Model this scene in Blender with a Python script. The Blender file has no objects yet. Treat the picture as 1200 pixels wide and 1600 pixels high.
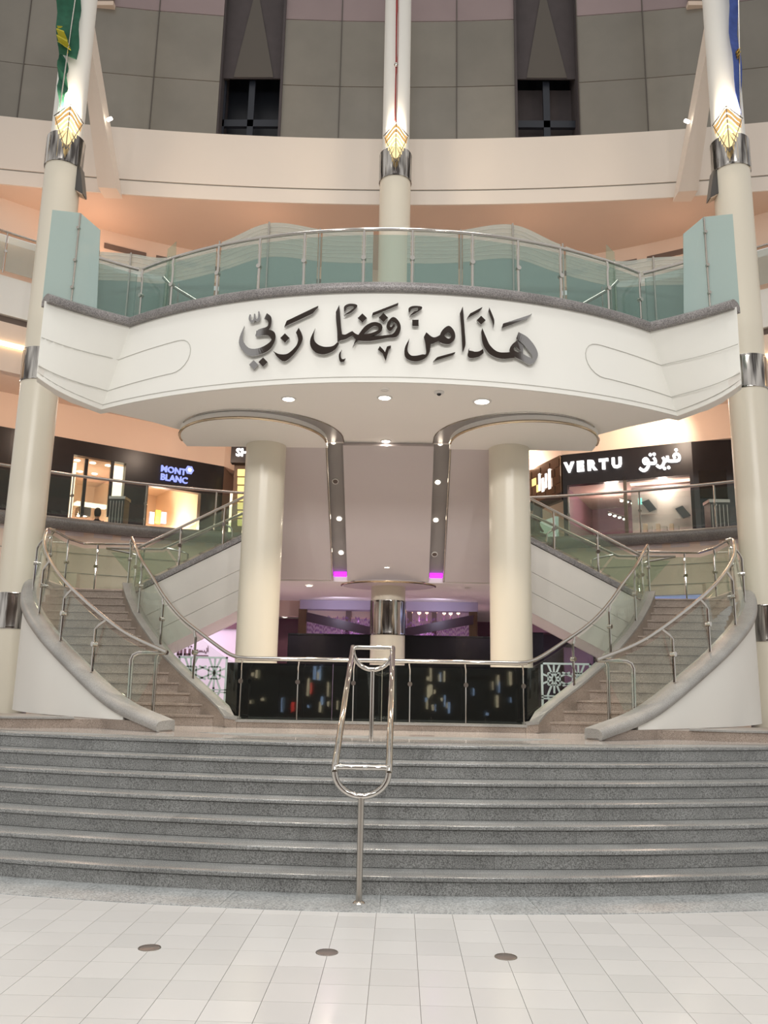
import bpy, bmesh, math, random
from mathutils import Vector, Matrix
random.seed(7)
C = bpy.context.scene.collection
S = bpy.context.scene
# ------------------------------------------------------------------ camera
PITCH, YAW, ROLL, EYE, FPX = 11.8, 1.25, 1.05, Vector((.27, 0, 1.7)), 1294.
p_, y_, r_ = [math.radians(a) for a in (PITCH, YAW, ROLL)]
fw = Vector((-math.sin(y_)*math.cos(p_), math.cos(y_)*math.cos(p_), math.sin(p_)))
ri = Vector((math.cos(y_), math.sin(y_), 0)); up = ri.cross(fw)
u2 = up*math.cos(r_)-ri*math.sin(r_); r2 = ri*math.cos(r_)+up*math.sin(r_)
cam = bpy.data.cameras.new('camera'); cob = bpy.data.objects.new('camera', cam); C.objects.link(cob)
cam.sensor_fit = 'VERTICAL'; cam.sensor_height = 36; cam.lens = FPX/1600*36; cam.clip_end = 300
M3 = Matrix((r2, u2, -fw)).transposed().to_4x4(); M3.translation = EYE; cob.matrix_world = M3
S.camera = cob
# ------------------------------------------------------------------ world, big lights, exposure
W = bpy.data.worlds.new('mall_air'); S.world = W; W.use_nodes = True
bg = W.node_tree.nodes['Background']; bg.inputs[0].default_value = (1, .975, .945, 1); bg.inputs[1].default_value = .60
S.view_settings.view_transform = 'Standard'; S.view_settings.look = 'None'
S.view_settings.exposure = 0.18; S.view_settings.gamma = 1.0; S.view_settings.use_curve_mapping = False
def area(name, loc, target, size, power, col=(1, .93, .84), sy=None, spread=None):
    l = bpy.data.lights.new(name, 'AREA'); l.energy = power; l.color = col; l.size = size
    if sy: l.shape = 'RECTANGLE'; l.size_y = sy
    if spread: l.spread = math.radians(spread)
    o = bpy.data.objects.new(name, l); C.objects.link(o); o.location = loc
    o.rotation_euler = (Vector(target)-Vector(loc)).to_track_quat('-Z', 'Y').to_euler(); return o
def spot(name, loc, target, power, col=(1, .85, .68), ang=90, blend=.6, rad=.05):
    l = bpy.data.lights.new(name, 'SPOT'); l.energy = power; l.color = col; l.spot_size = math.radians(ang); l.spot_blend = blend
    l.shadow_soft_size = rad
    o = bpy.data.objects.new(name, l); C.objects.link(o); o.location = loc
    o.rotation_euler = (Vector(target)-Vector(loc)).to_track_quat('-Z', 'Y').to_euler(); return o
def point(name, loc, power, col=(1, .8, .6), rad=.08):
    l = bpy.data.lights.new(name, 'POINT'); l.energy = power; l.color = col; l.shadow_soft_size = rad
    o = bpy.data.objects.new(name, l); C.objects.link(o); o.location = loc; return o
# lamps of the atrium roof, high over the hall
for i, (x, y) in enumerate(((-7, 1), (7, 1), (0, -3), (0, 7))):
    area('atrium_roof_lamp', (x, y, 25), (x*.7, y+2, 0), 4.5, 240, (1, .98, .95), spread=95)
for x, y, z in ((-6, -8, 11), (-2.5, -9, 12), (1.5, -8.5, 12), (5.5, -8, 11)):
    area('hall_lamp', (x, y, z), (x*.3, 12, 5.5), .8, 105, (1, .98, .95), spread=85)  # unseen area lights added behind the viewer to brighten the balcony front

# ------------------------------------------------------------------ survey helpers (pixel of the photo -> point at a known depth / height)
def ray(u, v): return r2*((u-600)/FPX)+u2*((800-v)/FPX)+fw
def Yp(u, v, Y): d = ray(u, v); return EYE+d*(Y/d.y)
def Zp(u, v, Z): d = ray(u, v); return EYE+d*((Z-EYE.z)/d.z)
AX = .02      # symmetry axis of the staircase
# ------------------------------------------------------------------ materials
MATS = {}
def base_mat(name):
    m = bpy.data.materials.new(name); m.use_nodes = True; MATS[name] = m
    return m, m.node_tree.nodes, m.node_tree.links, m.node_tree.nodes['Principled BSDF']
def mat(name, col, rough=.5, metal=0., spec=.5, var=0., scale=3., bump=0., bscale=60., emis=None, es=0., rnd=0.):
    m, N, L, b = base_mat(name)
    b.inputs['Base Color'].default_value = (*col, 1); b.inputs['Roughness'].default_value = rough
    b.inputs['Metallic'].default_value = metal; b.inputs['Specular IOR Level'].default_value = spec
    tc = N.new('ShaderNodeTexCoord'); src = None
    if var or rnd:
        nz = N.new('ShaderNodeTexNoise'); nz.inputs['Scale'].default_value = scale; nz.inputs['Detail'].default_value = 5
        L.new(tc.outputs['Object'], nz.inputs['Vector'])
        mp = N.new('ShaderNodeMapRange'); mp.inputs[3].default_value = 1-var; mp.inputs[4].default_value = 1+var
        mp.inputs[1].default_value = .25; mp.inputs[2].default_value = .75
        L.new(nz.outputs[0], mp.inputs[0]); val = mp.outputs[0]
        if rnd:
            oi = N.new('ShaderNodeObjectInfo'); m2 = N.new('ShaderNodeMapRange'); m2.inputs[3].default_value = 1-rnd; m2.inputs[4].default_value = 1+rnd
            L.new(oi.outputs['Random'], m2.inputs[0]); mu = N.new('ShaderNodeMath'); mu.operation = 'MULTIPLY'
            L.new(val, mu.inputs[0]); L.new(m2.outputs[0], mu.inputs[1]); val = mu.outputs[0]
        mx = N.new('ShaderNodeVectorMath'); mx.operation = 'SCALE'; mx.inputs[0].default_value = col
        L.new(val, mx.inputs['Scale']); L.new(mx.outputs[0], b.inputs['Base Color'])
    if bump:
        nb = N.new('ShaderNodeTexNoise'); nb.inputs['Scale'].default_value = bscale; L.new(tc.outputs['Object'], nb.inputs['Vector'])
        bp = N.new('ShaderNodeBump'); bp.inputs['Strength'].default_value = bump; bp.inputs['Distance'].default_value = .01
        L.new(nb.outputs[0], bp.inputs['Height']); L.new(bp.outputs[0], b.inputs['Normal'])
    if emis: b.inputs['Emission Color'].default_value = (*emis, 1); b.inputs['Emission Strength'].default_value = es
    return m
def granite(name, dark, mid, light, rough=.3, scale=70., rnd=.05):
    m, N, L, b = base_mat(name)
    tc = N.new('ShaderNodeTexCoord'); nz = N.new('ShaderNodeTexNoise'); nz.inputs['Scale'].default_value = scale; nz.inputs['Detail'].default_value = 3
    L.new(tc.outputs['Object'], nz.inputs['Vector'])
    r = N.new('ShaderNodeValToRGB'); e = r.color_ramp.elements
    e[0].position = .36; e[0].color = (*dark, 1); e[1].position = .66; e[1].color = (*light, 1)
    k = e.new(.5); k.color = (*mid, 1); L.new(nz.outputs[0], r.inputs[0])
    n2 = N.new('ShaderNodeTexNoise'); n2.inputs['Scale'].default_value = 2.2; n2.inputs['Detail'].default_value = 6
    L.new(tc.outputs['Object'], n2.inputs['Vector'])
    mp = N.new('ShaderNodeMapRange'); mp.inputs[1].default_value = .3; mp.inputs[2].default_value = .7; mp.inputs[3].default_value = .82; mp.inputs[4].default_value = 1.15
    L.new(n2.outputs[0], mp.inputs[0])
    oi = N.new('ShaderNodeObjectInfo'); m2 = N.new('ShaderNodeMapRange'); m2.inputs[3].default_value = 1-rnd; m2.inputs[4].default_value = 1+rnd
    L.new(oi.outputs['Random'], m2.inputs[0]); mu = N.new('ShaderNodeMath'); mu.operation = 'MULTIPLY'
    L.new(mp.outputs[0], mu.inputs[0]); L.new(m2.outputs[0], mu.inputs[1])
    sc = N.new('ShaderNodeVectorMath'); sc.operation = 'SCALE'; L.new(r.outputs[0], sc.inputs[0]); L.new(mu.outputs[0], sc.inputs['Scale'])
    L.new(sc.outputs[0], b.inputs['Base Color']); b.inputs['Roughness'].default_value = rough
    return m
def glass(name, tint, opacity=.0, diff=(.7, .8, .77), gloss=.5, rough=.02):
    """thin pane: tinted see-through mixed with a mirror by fresnel, plus a milky share for frosted glass"""
    m, N, L, b = base_mat(name); N.remove(b); out = N['Material Output']
    t = N.new('ShaderNodeBsdfTransparent'); t.inputs[0].default_value = (*tint, 1)
    g = N.new('ShaderNodeBsdfGlossy'); g.inputs['Roughness'].default_value = rough; g.inputs[0].default_value = (1, 1, 1, 1)
    lw = N.new('ShaderNodeLayerWeight'); lw.inputs[0].default_value = .5
    pw = N.new('ShaderNodeMath'); pw.operation = 'POWER'; pw.inputs[1].default_value = 4; L.new(lw.outputs['Facing'], pw.inputs[0])
    fr = N.new('ShaderNodeMath'); fr.operation = 'MULTIPLY_ADD'; fr.inputs[1].default_value = .6; fr.inputs[2].default_value = .05*gloss+.01; L.new(pw.outputs[0], fr.inputs[0])
    mx = N.new('ShaderNodeMixShader'); L.new(fr.outputs[0], mx.inputs[0]); L.new(t.outputs[0], mx.inputs[1]); L.new(g.outputs[0], mx.inputs[2])
    last = mx
    if opacity:
        d = N.new('ShaderNodeBsdfDiffuse'); d.inputs[0].default_value = (*diff, 1)
        tr = N.new('ShaderNodeBsdfTranslucent'); tr.inputs[0].default_value = (*diff, 1)
        a = N.new('ShaderNodeMixShader'); a.inputs[0].default_value = .4; L.new(d.outputs[0], a.inputs[1]); L.new(tr.outputs[0], a.inputs[2])
        m2 = N.new('ShaderNodeMixShader'); m2.inputs[0].default_value = opacity; L.new(mx.outputs[0], m2.inputs[1]); L.new(a.outputs[0], m2.inputs[2]); last = m2
    L.new(last.outputs[0], out.inputs[0]); return m
def emit(name, col, s): return mat(name, (.03, .03, .03), .4, emis=col, es=s)

mat('tile', (.60, .585, .565), .16, var=.02, scale=1.5, rnd=.05); mat('grout', (.35, .32, .29), .8)
granite('granite_grey', (.12, .12, .116), (.225, .228, .222), (.32, .325, .315), .2, 110)
granite('granite_border', (.17, .18, .18), (.30, .315, .315), (.40, .41, .41), .3)
granite('granite_brown', (.19, .15, .122), (.31, .25, .208), (.39, .325, .275), .3, 110)
granite('granite_cap', (.225, .215, .20), (.30, .29, .272), (.365, .355, .335), .35, 120)
granite('granite_floor', (.36, .33, .31), (.48, .45, .42), (.56, .53, .50), .08)
granite('granite_ledge', (.10, .088, .08), (.16, .145, .13), (.22, .20, .185), .35)
granite('granite_dark_cap', (.11, .10, .1), (.21, .195, .19), (.32, .30, .29), .35)
mat('white_paint', (.82, .81, .76), .55, var=.015, scale=1.2, bump=.03)
mat('stringer_panel', (.66, .63, .58), .3, var=.06, scale=1.3, rnd=.03)
mat('joint', (.30, .29, .26), .8); mat('groove', (.50, .49, .45), .7)
mat('cream_column', (.72, .665, .55), .3, var=.012, scale=.8)
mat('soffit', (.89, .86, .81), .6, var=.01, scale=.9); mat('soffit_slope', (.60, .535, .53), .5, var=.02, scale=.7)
mat('soffit_channel', (.30, .28, .27), .35, var=.05, scale=2)
mat('peach', (.80, .64, .52), .6, var=.015, scale=.8); mat('peach_deep', (.76, .60, .49), .6, var=.02, scale=.7)
mat('band_paint', (.78, .695, .61), .55, var=.015, scale=.7)
mat('slot_dark', (.16, .12, .10), .7); mat('shop_black', (.012, .010, .012), .3, var=.2, scale=3)
mat('chrome', (.60, .57, .53), .08, 1.); mat('steel', (.48, .445, .40), .2, 1., var=.05, scale=6)
mat('chrome_dark', (.38, .37, .365), .08, 1.); mat('gold_trim', (.72, .58, .40), .2, 1.)
m_, N_, L_, b_ = base_mat('mirror_band')    # polished sheet metal, rippled, with dark and bright reflection streaks put into its colour
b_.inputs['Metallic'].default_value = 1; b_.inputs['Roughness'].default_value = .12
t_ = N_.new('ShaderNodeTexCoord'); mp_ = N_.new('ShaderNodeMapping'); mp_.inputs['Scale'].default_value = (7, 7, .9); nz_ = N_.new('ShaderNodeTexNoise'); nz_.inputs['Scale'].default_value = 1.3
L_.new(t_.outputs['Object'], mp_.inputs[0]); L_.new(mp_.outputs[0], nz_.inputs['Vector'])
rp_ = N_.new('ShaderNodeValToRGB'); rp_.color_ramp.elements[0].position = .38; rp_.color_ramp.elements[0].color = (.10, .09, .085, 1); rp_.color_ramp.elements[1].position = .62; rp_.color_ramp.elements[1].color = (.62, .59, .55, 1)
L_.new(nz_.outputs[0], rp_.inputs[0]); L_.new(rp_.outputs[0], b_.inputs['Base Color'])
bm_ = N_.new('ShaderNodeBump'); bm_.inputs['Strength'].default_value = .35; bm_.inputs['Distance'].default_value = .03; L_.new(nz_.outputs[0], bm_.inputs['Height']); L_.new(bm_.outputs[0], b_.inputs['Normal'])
mat('black_glass', (.006, .007, .008), .03, spec=.6); mat('black_board', (.006, .006, .008), .15)
mat('taupe_glass', (.235, .215, .18), .22, spec=.5, var=.10, scale=.9, rnd=.12); mat('mauve_glass', (.31, .235, .235), .3, var=.06, scale=.9, rnd=.06)
mat('teal_strip', (.05, .075, .07), .2); mat('mullion', (.10, .085, .07), .5); mat('dark_void', (.012, .014, .02), .4); mat('frame_dark', (.02, .024, .035), .4)
mat('drape', (.075, .062, .064), .8, var=.1, scale=3)
glass('clear_glass', (.93, .97, .94)); glass('green_glass', (.86, .92, .86), .10, (.50, .58, .50))
glass('frosted_dark', (.8, .88, .86), .82, (.33, .42, .395)); glass('balcony_glass', (.80, .87, .85), .08, (.42, .5, .48)); glass('frosted', (.85, .92, .9), .80, (.52, .62, .595))
glass('wave_glass', (.86, .90, .88), .45, (.66, .68, .63)); glass('shop_glass', (.9, .92, .92))
mat('etch', (.62, .62, .58), .6); glass('crystal', (.85, .75, .95), .35, (.7, .5, .8), 1.2, .05)
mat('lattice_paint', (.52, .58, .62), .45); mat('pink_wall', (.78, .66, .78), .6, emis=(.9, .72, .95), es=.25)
mat('maroon_text', (.16, .07, .10), .6); mat('lavender', (.50, .45, .58), .6); mat('floor_back', (.70, .62, .60), .15)
mat('purple_dark', (.06, .035, .05), .4); mat('plum', (.20, .09, .13), .5)
emit('lamp_white', (1, .93, .82), 14); emit('lamp_small', (1, .9, .75), 9); emit('sign_white', (1, .97, .95), 3.2)
emit('sign_blue', (.30, .36, 1), 1.25); emit('bulb_warm', (1, .62, .32), 9); emit('magenta_led', (.62, .02, .95), 2.2)
emit('amber_glass', (1, .55, .16), .7); emit('amber_hot', (1, .74, .34), 1.25); emit('cove_warm', (1, .72, .42), 4)
emit('blue_cove', (.45, .5, .95), .55); emit('shop_light', (1, .78, .55), 2.2); emit('gold_display', (1, .72, .25), 1.3); emit('teal_light', (.35, .95, .8), 1.4)
mat('shop_wall', (.72, .55, .42), .6); mat('shop_ceiling', (.62, .45, .40), .5); mat('brown_panel', (.16, .10, .07), .5)
mat('green_cloth', (.015, .10, .055), .8, var=.25, scale=8); mat('yellow_cloth', (.45, .40, .03), .8); mat('red_cloth', (.35, .04, .04), .8, var=.15, scale=9)
mat('blue_cloth', (.05, .09, .32), .8, var=.2, scale=8); mat('gold_cloth', (.55, .36, .05), .8)
mat('dark_cloth', (.02, .02, .022), .8); mat('case_blue', (.30, .33, .60), .4); mat('case_pale', (.55, .66, .66), .3, emis=(.7, .85, .85), es=.35); mat('skin', (.32, .18, .12), .5); mat('hair', (.01, .008, .007), .6); mat('maroon_cloth', (.09, .025, .03), .8)
mat('bin_steel', (.10, .095, .09), .3, .8); mat('poster', (.55, .50, .48), .4); mat('poster_dark', (.04, .04, .045), .3)
mat('mirror_tile', (.2, .14, .1), .15, .7); mat('plaster_dark', (.22, .16, .13), .7)
mat('camera_dome', (.75, .73, .7), .3); mat('lens_black', (.01, .01, .01), .1); mat('bronze_disc', (.26, .22, .20), .3, .6)
mat('opposite_wall', (.16, .12, .10), .6); emit('red_sign', (1, .08, .06), 2.5); emit('window_glow', (1, .8, .55), 2.2); emit('window_blue', (.5, .65, 1), 2.0)

# ------------------------------------------------------------------ mesh builder
def wloc(p):
    v = Vector((0, 0, 0))
    while p is not None: v += p.location; p = p.parent
    return v
def link(name, me, parent=None):
    o = bpy.data.objects.new(name, me); C.objects.link(o)
    if parent is not None: o.parent = parent; o.location = -wloc(parent)
    return o
def tag(o, label=None, cat=None, group=None, kind=None):
    if label: o['label'] = label
    if cat: o['category'] = cat
    if group: o['group'] = group
    if kind: o['kind'] = kind
    return o
def thing(name, loc, label=None, cat=None, group=None, kind=None):
    o = bpy.data.objects.new(name, None); C.objects.link(o); o.location = loc; o.empty_display_size = .2
    return tag(o, label, cat, group, kind)
def V3(*a): return Vector(a)
class MB:
    def __init__(s): s.v = []; s.f = []
    def add(s, v, f):
        n = len(s.v); s.v += [tuple(q) for q in v]; s.f += [tuple(i+n for i in q) for q in f]; return s
    def box(s, x0, x1, y0, y1, z0, z1):
        return s.add([(x, y, z) for z in (z0, z1) for x, y in ((x0, y0), (x1, y0), (x1, y1), (x0, y1))],
                     [(0, 3, 2, 1), (4, 5, 6, 7), (0, 1, 5, 4), (1, 2, 6, 5), (2, 3, 7, 6), (3, 0, 4, 7)])
    def hexa(s, b, t):   # two quads
        return s.add(list(b)+list(t), [(0, 3, 2, 1), (4, 5, 6, 7), (0, 1, 5, 4), (1, 2, 6, 5), (2, 3, 7, 6), (3, 0, 4, 7)])
    def tube(s, path, r, n=8, close=False):
        path = [Vector(q) for q in path]; m = len(path); rings = []; prev = None
        for i, q in enumerate(path):
            if close: t = path[(i+1) % m]-path[i-1]
            else: t = path[min(i+1, m-1)]-path[max(i-1, 0)]
            t.normalize()
            if prev is None:
                a = Vector((0, 0, 1)) if abs(t.z) < .9 else Vector((1, 0, 0)); prev = t.cross(a).normalized()
            prev = (prev-t*prev.dot(t)).normalized(); b = t.cross(prev)
            rr = r[i] if isinstance(r, (list, tuple)) else r
            rings.append([q+(prev*math.cos(2*math.pi*k/n)+b*math.sin(2*math.pi*k/n))*rr for k in range(n)])
        f = []
        for i in range(m if close else m-1):
            j = (i+1) % m
            for k in range(n): f.append((i*n+k, i*n+(k+1) % n, j*n+(k+1) % n, j*n+k))
        if not close: f += [tuple(range(n-1, -1, -1)), tuple(range((m-1)*n, m*n))]
        return s.add([q for R in rings for q in R], f)
    def lathe(s, prof, cx, cy, n=32, a0=0, a1=2*math.pi):
        full = abs(a1-a0-2*math.pi) < 1e-6; st = n if full else n+1; v = []
        for r, z in prof:
            for k in range(st):
                a = a0+(a1-a0)*k/n; v.append((cx+r*math.cos(a), cy+r*math.sin(a), z))
        f = []
        for i in range(len(prof)-1):
            for k in range(n): f.append((i*st+k, i*st+(k+1) % st, (i+1)*st+(k+1) % st, (i+1)*st+k))
        return s.add(v, f)
    def cyl(s, c, r, z0, z1, n=24): return s.lathe([(0.0001, z0), (r, z0), (r, z1), (.0001, z1)], c[0], c[1], n)
    def prism(s, poly, z0, z1):
        n = len(poly); return s.add([(x, y, z0) for x, y in poly]+[(x, y, z1) for x, y in poly],
            [tuple(range(n-1, -1, -1)), tuple(range(n, 2*n))]+[(i, (i+1) % n, n+(i+1) % n, n+i) for i in range(n)])
    def sweep(s, path, prof, close=True):
        """prof: (lateral, vertical) points; lateral is to the right of the walking direction, in plan"""
        path = [Vector(q) for q in path]; m = len(path); v = []
        for i, q in enumerate(path):
            a = (path[i]-path[i-1]) if i else (path[1]-path[0]); b = (path[i+1]-path[i]) if i < m-1 else a
            a = Vector((a.x, a.y)).normalized(); b = Vector((b.x, b.y)).normalized(); t = (a+b).normalized()
            k = 1/max(.35, t.dot(b)); nx, ny = t.y*k, -t.x*k
            pr = prof(i) if callable(prof) else prof
            for l, z in pr: v.append((q.x+nx*l, q.y+ny*l, q.z+z))
        n = len(prof(0) if callable(prof) else prof)
        f = []
        for i in range(m-1):
            for k in range(n if close else n-1): f.append((i*n+k, i*n+(k+1) % n, (i+1)*n+(k+1) % n, (i+1)*n+k))
        if close: f += [tuple(range(n-1, -1, -1)), tuple(range((m-1)*n, m*n))]
        return s.add(v, f)
    def strip(s, A, B, off=(0, 0, 0)):
        """solid ribbon between two 3D lines, thickened by off (vector or per-point list)"""
        m = len(A); o = off if isinstance(off, list) else [off]*m
        A = [Vector(q) for q in A]; B = [Vector(q) for q in B]; o = [Vector(q) for q in o]
        v = A+B+[A[i]+o[i] for i in range(m)]+[B[i]+o[i] for i in range(m)]; f = []
        for i in range(m-1):
            f += [(i, i+1, m+i+1, m+i), (2*m+i, 3*m+i, 3*m+i+1, 2*m+i+1), (i, 2*m+i, 2*m+i+1, i+1), (m+i, m+i+1, 3*m+i+1, 3*m+i)]
        f += [(0, m, 3*m, 2*m), (m-1, 3*m-1, 4*m-1, 2*m-1)]
        return s.add(v, f)
    def mesh(s, name, mt, side=None, smooth=False, tri=False, bevel=0):
        v = s.v if side is None else [(side*x+AX, y, z) for x, y, z in s.v]
        me = bpy.data.meshes.new(name); me.from_pydata(v, [], s.f)
        b = bmesh.new(); b.from_mesh(me)
        if bevel: bmesh.ops.bevel(b, geom=[e for e in b.edges], offset=bevel, segments=1, affect='EDGES')
        bmesh.ops.recalc_face_normals(b, faces=b.faces); b.to_mesh(me); b.free()
        me.materials.append(MATS[mt])
        if smooth:
            me.polygons.foreach_set('use_smooth', [True]*len(me.polygons))
            me.set_sharp_from_angle(angle=math.radians(40))
        return me
    def ob(s, name, mt, parent=None, side=None, smooth=False, bevel=0, **k):
        return tag(link(name, s.mesh(name, mt, side, smooth, bevel=bevel), parent), **k)
def struct(name, mb, mt, **k): return mb.ob(name, mt, kind='structure', **k)
def lerp(a, b, t): return a+(b-a)*t
def resample(pts, n):
    pts = [Vector(q) for q in pts]; d = [0]
    for i in range(1, len(pts)): d.append(d[-1]+(pts[i]-pts[i-1]).length)
    out = []
    for k in range(n):
        t = d[-1]*k/(n-1); i = 1
        while i < len(d)-1 and d[i] < t: i += 1
        w = (t-d[i-1])/max(1e-9, d[i]-d[i-1]); out.append(pts[i-1].lerp(pts[i], w))
    return out
def smooth_path(pts, n=40):
    """Catmull-Rom through points"""
    P = [Vector(q) for q in pts]; P = [P[0]*2-P[1]]+P+[P[-1]*2-P[-2]]; out = []
    seg = max(2, n//(len(P)-3))
    for i in range(1, len(P)-2):
        for k in range(seg):
            t = k/seg; a, b, c, d = P[i-1:i+3]
            out.append(.5*((2*b)+(c-a)*t+(2*a-5*b+4*c-d)*t*t+(3*b-a-3*c+d)*t**3))
    out.append(P[-2]); return out
def text_mesh(name, body, size, ext, mt, bold=0.0):
    cu = bpy.data.curves.new(name, 'FONT'); cu.body = body; cu.size = size; cu.extrude = ext; cu.offset = bold; cu.align_x = 'CENTER'; cu.align_y = 'CENTER'; cu.resolution_u = 2
    t = bpy.data.objects.new('tmp', cu); C.objects.link(t)
    dg = bpy.context.evaluated_depsgraph_get(); me = bpy.data.meshes.new_from_object(t.evaluated_get(dg))
    bpy.data.objects.remove(t); bpy.data.curves.remove(cu); me.name = name; me.materials.clear(); me.materials.append(MATS[mt]); return me
SIDES = ((-1, 'left'), (1, 'right'))

# ================================================================== FLOOR AND FRONT STEPS
RIS = .155; PZ = 7*RIS      # platform level
CY = 21.8                   # centre of the step arcs
floor = struct('floor', MB().box(-30, 30, -26, 34, -.25, -.012), 'grout')
T = .288; tile_me = MB().box(.0015, T-.0015, .0015, T-.0015, -.012, 0).mesh('floor_tile', 'tile')
far_tile = MB()
for i in range(-60, 62):
    for j in range(-30, 26):
        x = .12+T*i; y = 5.817-T*4+T*(j)
        if math.hypot(x+T/2, y-CY) < 14.9 and y > 3: continue
        near = -13 <= i <= 12 and 0 <= j < 11
        if near:
            o = link('floor_tile', tile_me, floor); o.location = (x, y, 0)
        elif y > -8 and abs(x) < 16: far_tile.box(x+.0015, x+T-.0015, y+.0015, y+T-.0015, -.012, 0)
far_tile.ob('floor_tile_field', 'tile', floor, kind='stuff')
def arc(R, a0, a1, n): return [(R*math.sin(lerp(a0, a1, k/n)), CY-R*math.cos(lerp(a0, a1, k/n))) for k in range(n+1)]
def ring_slab(R0, R1, a, z0, z1, n=6, nose=.003):
    """slab between radii R0 (outer, near the viewer) and R1, straddling +-a/2, built around the arc centre"""
    prof = [(R1, z0), (R1, z1), (R0-nose, z1), (R0-nose*.3, z1-nose*.3), (R0, z1-nose), (R0, z0)]; m = len(prof)
    v = [(r*math.sin(t), -r*math.cos(t), z) for t in [lerp(-a/2, a/2, k/n) for k in range(n+1)] for r, z in prof]
    f = [tuple(range(m)), tuple(range(n*m+m-1, n*m-1, -1))]+[(k*m+q, k*m+(q+1) % m, (k+1)*m+(q+1) % m, (k+1)*m+q) for k in range(n) for q in range(m)]
    return MB().add(v, f)
stairs = thing('front_stairs', (AX, 7.3, 0), 'wide grey granite steps curving up from the white tiled floor', 'stairs')
def ring_pieces(name, R0, R1, z0, z1, mt, parent, span, width, shift, gap=.003, bev=.004):
    n = int(round(2*span*R0/width)); a = 2*span/n
    me = ring_slab(R0, R1, a-gap/R0, z0, z1, nose=bev).mesh(name, mt, smooth=True)
    for k in range(n):
        o = link(name, me, parent); o.location = Vector((AX, CY, 0))-wloc(parent); o.rotation_euler = (0, 0, -span+a*(k+.5)+shift*a)
for k in range(7):
    R = 14.5-.30*k
    ring_pieces('riser_slab', R-.022, R-.05, k*RIS+(.003 if k else .0), (k+1)*RIS-.034, 'granite_grey', stairs, .5, 1.25, .35*(k % 2), gap=.0018)
    if k < 6: ring_pieces('tread_slab', R, R-.345, (k+1)*RIS-.034, (k+1)*RIS, 'granite_grey', stairs, .5, 2.4, .35*(k % 2)+.2, gap=.0015, bev=.013)
    else: ring_pieces('tread_slab', R, R-.42, (k+1)*RIS-.034, (k+1)*RIS, 'granite_grey', stairs, .5, 2.4, .2, gap=.0015, bev=.013)
border = thing('floor_border', (AX, 7, 0), kind='structure')
ring_pieces('border_slab', 15.0, 14.455, -.01, .005, 'granite_border', border, .5, 1.2, .1)
# solid core of the platform under the slabs
core = MB()
for k in range(7):
    R = 14.5-.30*k-.05; core.prism([(x+AX, y) for x, y in arc(R, -.5, .5, 40)]+[(7.2, 14.6), (-7.2, 14.6)], k*RIS, (k+1)*RIS-.035)
core.ob('core', 'granite_grey', stairs)
# platform floor
plat = thing('floor_platform', (AX, 10.5, PZ), kind='structure')
Rb = 14.5-1.8-.42-.003
MB().prism([(x+AX, y) for x, y in arc(Rb, -.5, .5, 40)]+[(7.2, 17.5), (-7.2, 17.5)], PZ-.034, PZ-.001).ob('slab_field', 'granite_floor', plat)
for s, _ in SIDES:
    MB().prism([(.1, 10.05), (1.7, 10.15), (2.25, 10.6), (.1, 10.5)], PZ-.02, PZ+.0015).ob('inlay_slab', 'granite_border', plat, side=s)
for u0, u1 in ((492, 528), (640, 679)):
    g = thing('floor_grille', Zp((u0+u1)/2, 1150, PZ), 'dark slotted vent in the platform %s the handrail post' % ('left of' if u0 < 600 else 'right of'), 'vent', 'platform floor vents')
    a = Zp(u0, 1151, PZ); b = Zp(u1, 1151, PZ)
    for q in range(2): MB().box(a.x, b.x, a.y+.28*q, a.y+.28*q+.05, PZ-.03, PZ+.003).ob('slot', 'slot_dark', g)
# brass discs in the floor
for x, n in ((-1.329, 'leftmost'), (-.174, 'middle'), (.98, 'rightmost')):
    d = thing('floor_disc', (x, 5.82, 0), '%s of the three round metal covers in the white floor tiles' % n, 'floor cover', 'round floor covers')
    MB().lathe([(.0001, .004), (.058, .004), (.066, .001), (.067, -.004)], x, 5.82, 28).ob('cover', 'bronze_disc', d, smooth=True)
    MB().lathe([(.067, -.004), (.067, .003), (.073, .003), (.075, -.002)], x, 5.82, 28).ob('rim', 'steel', d)
# plinths left and right of the curved stairs
for s, n in SIDES:
    pl = thing('plinth', (s*5.5+AX, 11, PZ), 'low granite plinth at the foot of the %s white stair wall' % n, 'plinth', 'granite plinths')
    poly = [(2.98, 11.02), (4.0, 10.95), (4.35, 10.78), (7.6, 10.35), (7.6, 12.6), (3.0, 12.0)]
    MB().prism(poly, PZ-.002, PZ+.115).ob('body', 'granite_brown', pl, side=s)
    MB().sweep([(3.95, 10.96, PZ+.115), (4.35, 10.78, PZ+.115), (7.6, 10.35, PZ+.115)], [(.02, 0), (.02, .022), (-.3, .022), (-.3, 0)]).ob('top_slab', 'granite_cap', pl, side=s)

# ================================================================== STEEL HANDRAIL OF THE FRONT STEPS
hr = thing('stair_handrail', (-.022, 7.06, 0), 'polished steel double handrail standing mid-way on the front granite steps', 'handrail')
def U(cx, cy, z, w, d, n=18):   # half loop hanging below z
    return [(cx+w*math.cos(math.pi+math.pi*k/n), cy, z+d*math.sin(math.pi+math.pi*k/n)) for k in range(n+1)]
hx = -.027
MB().tube([(hx, 7.06, .004), (hx, 7.06, .80)], .026, 14).ob('post', 'steel', hr, smooth=True)
MB().lathe([(.0001, .022), (.03, .022), (.045, .012), (.052, .004), (.052, 0)], hx, 7.06, 20).ob('base_flange', 'steel', hr, smooth=True)
MB().tube([(hx-.02, 9.9, PZ), (hx-.02, 9.9, 1.86)], .026, 14).ob('post', 'chrome', hr, smooth=True)
MB().tube(U(hx, 7.06, 1.0, .222, .19), .026, 14).ob('loop', 'chrome', hr, smooth=True)
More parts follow.
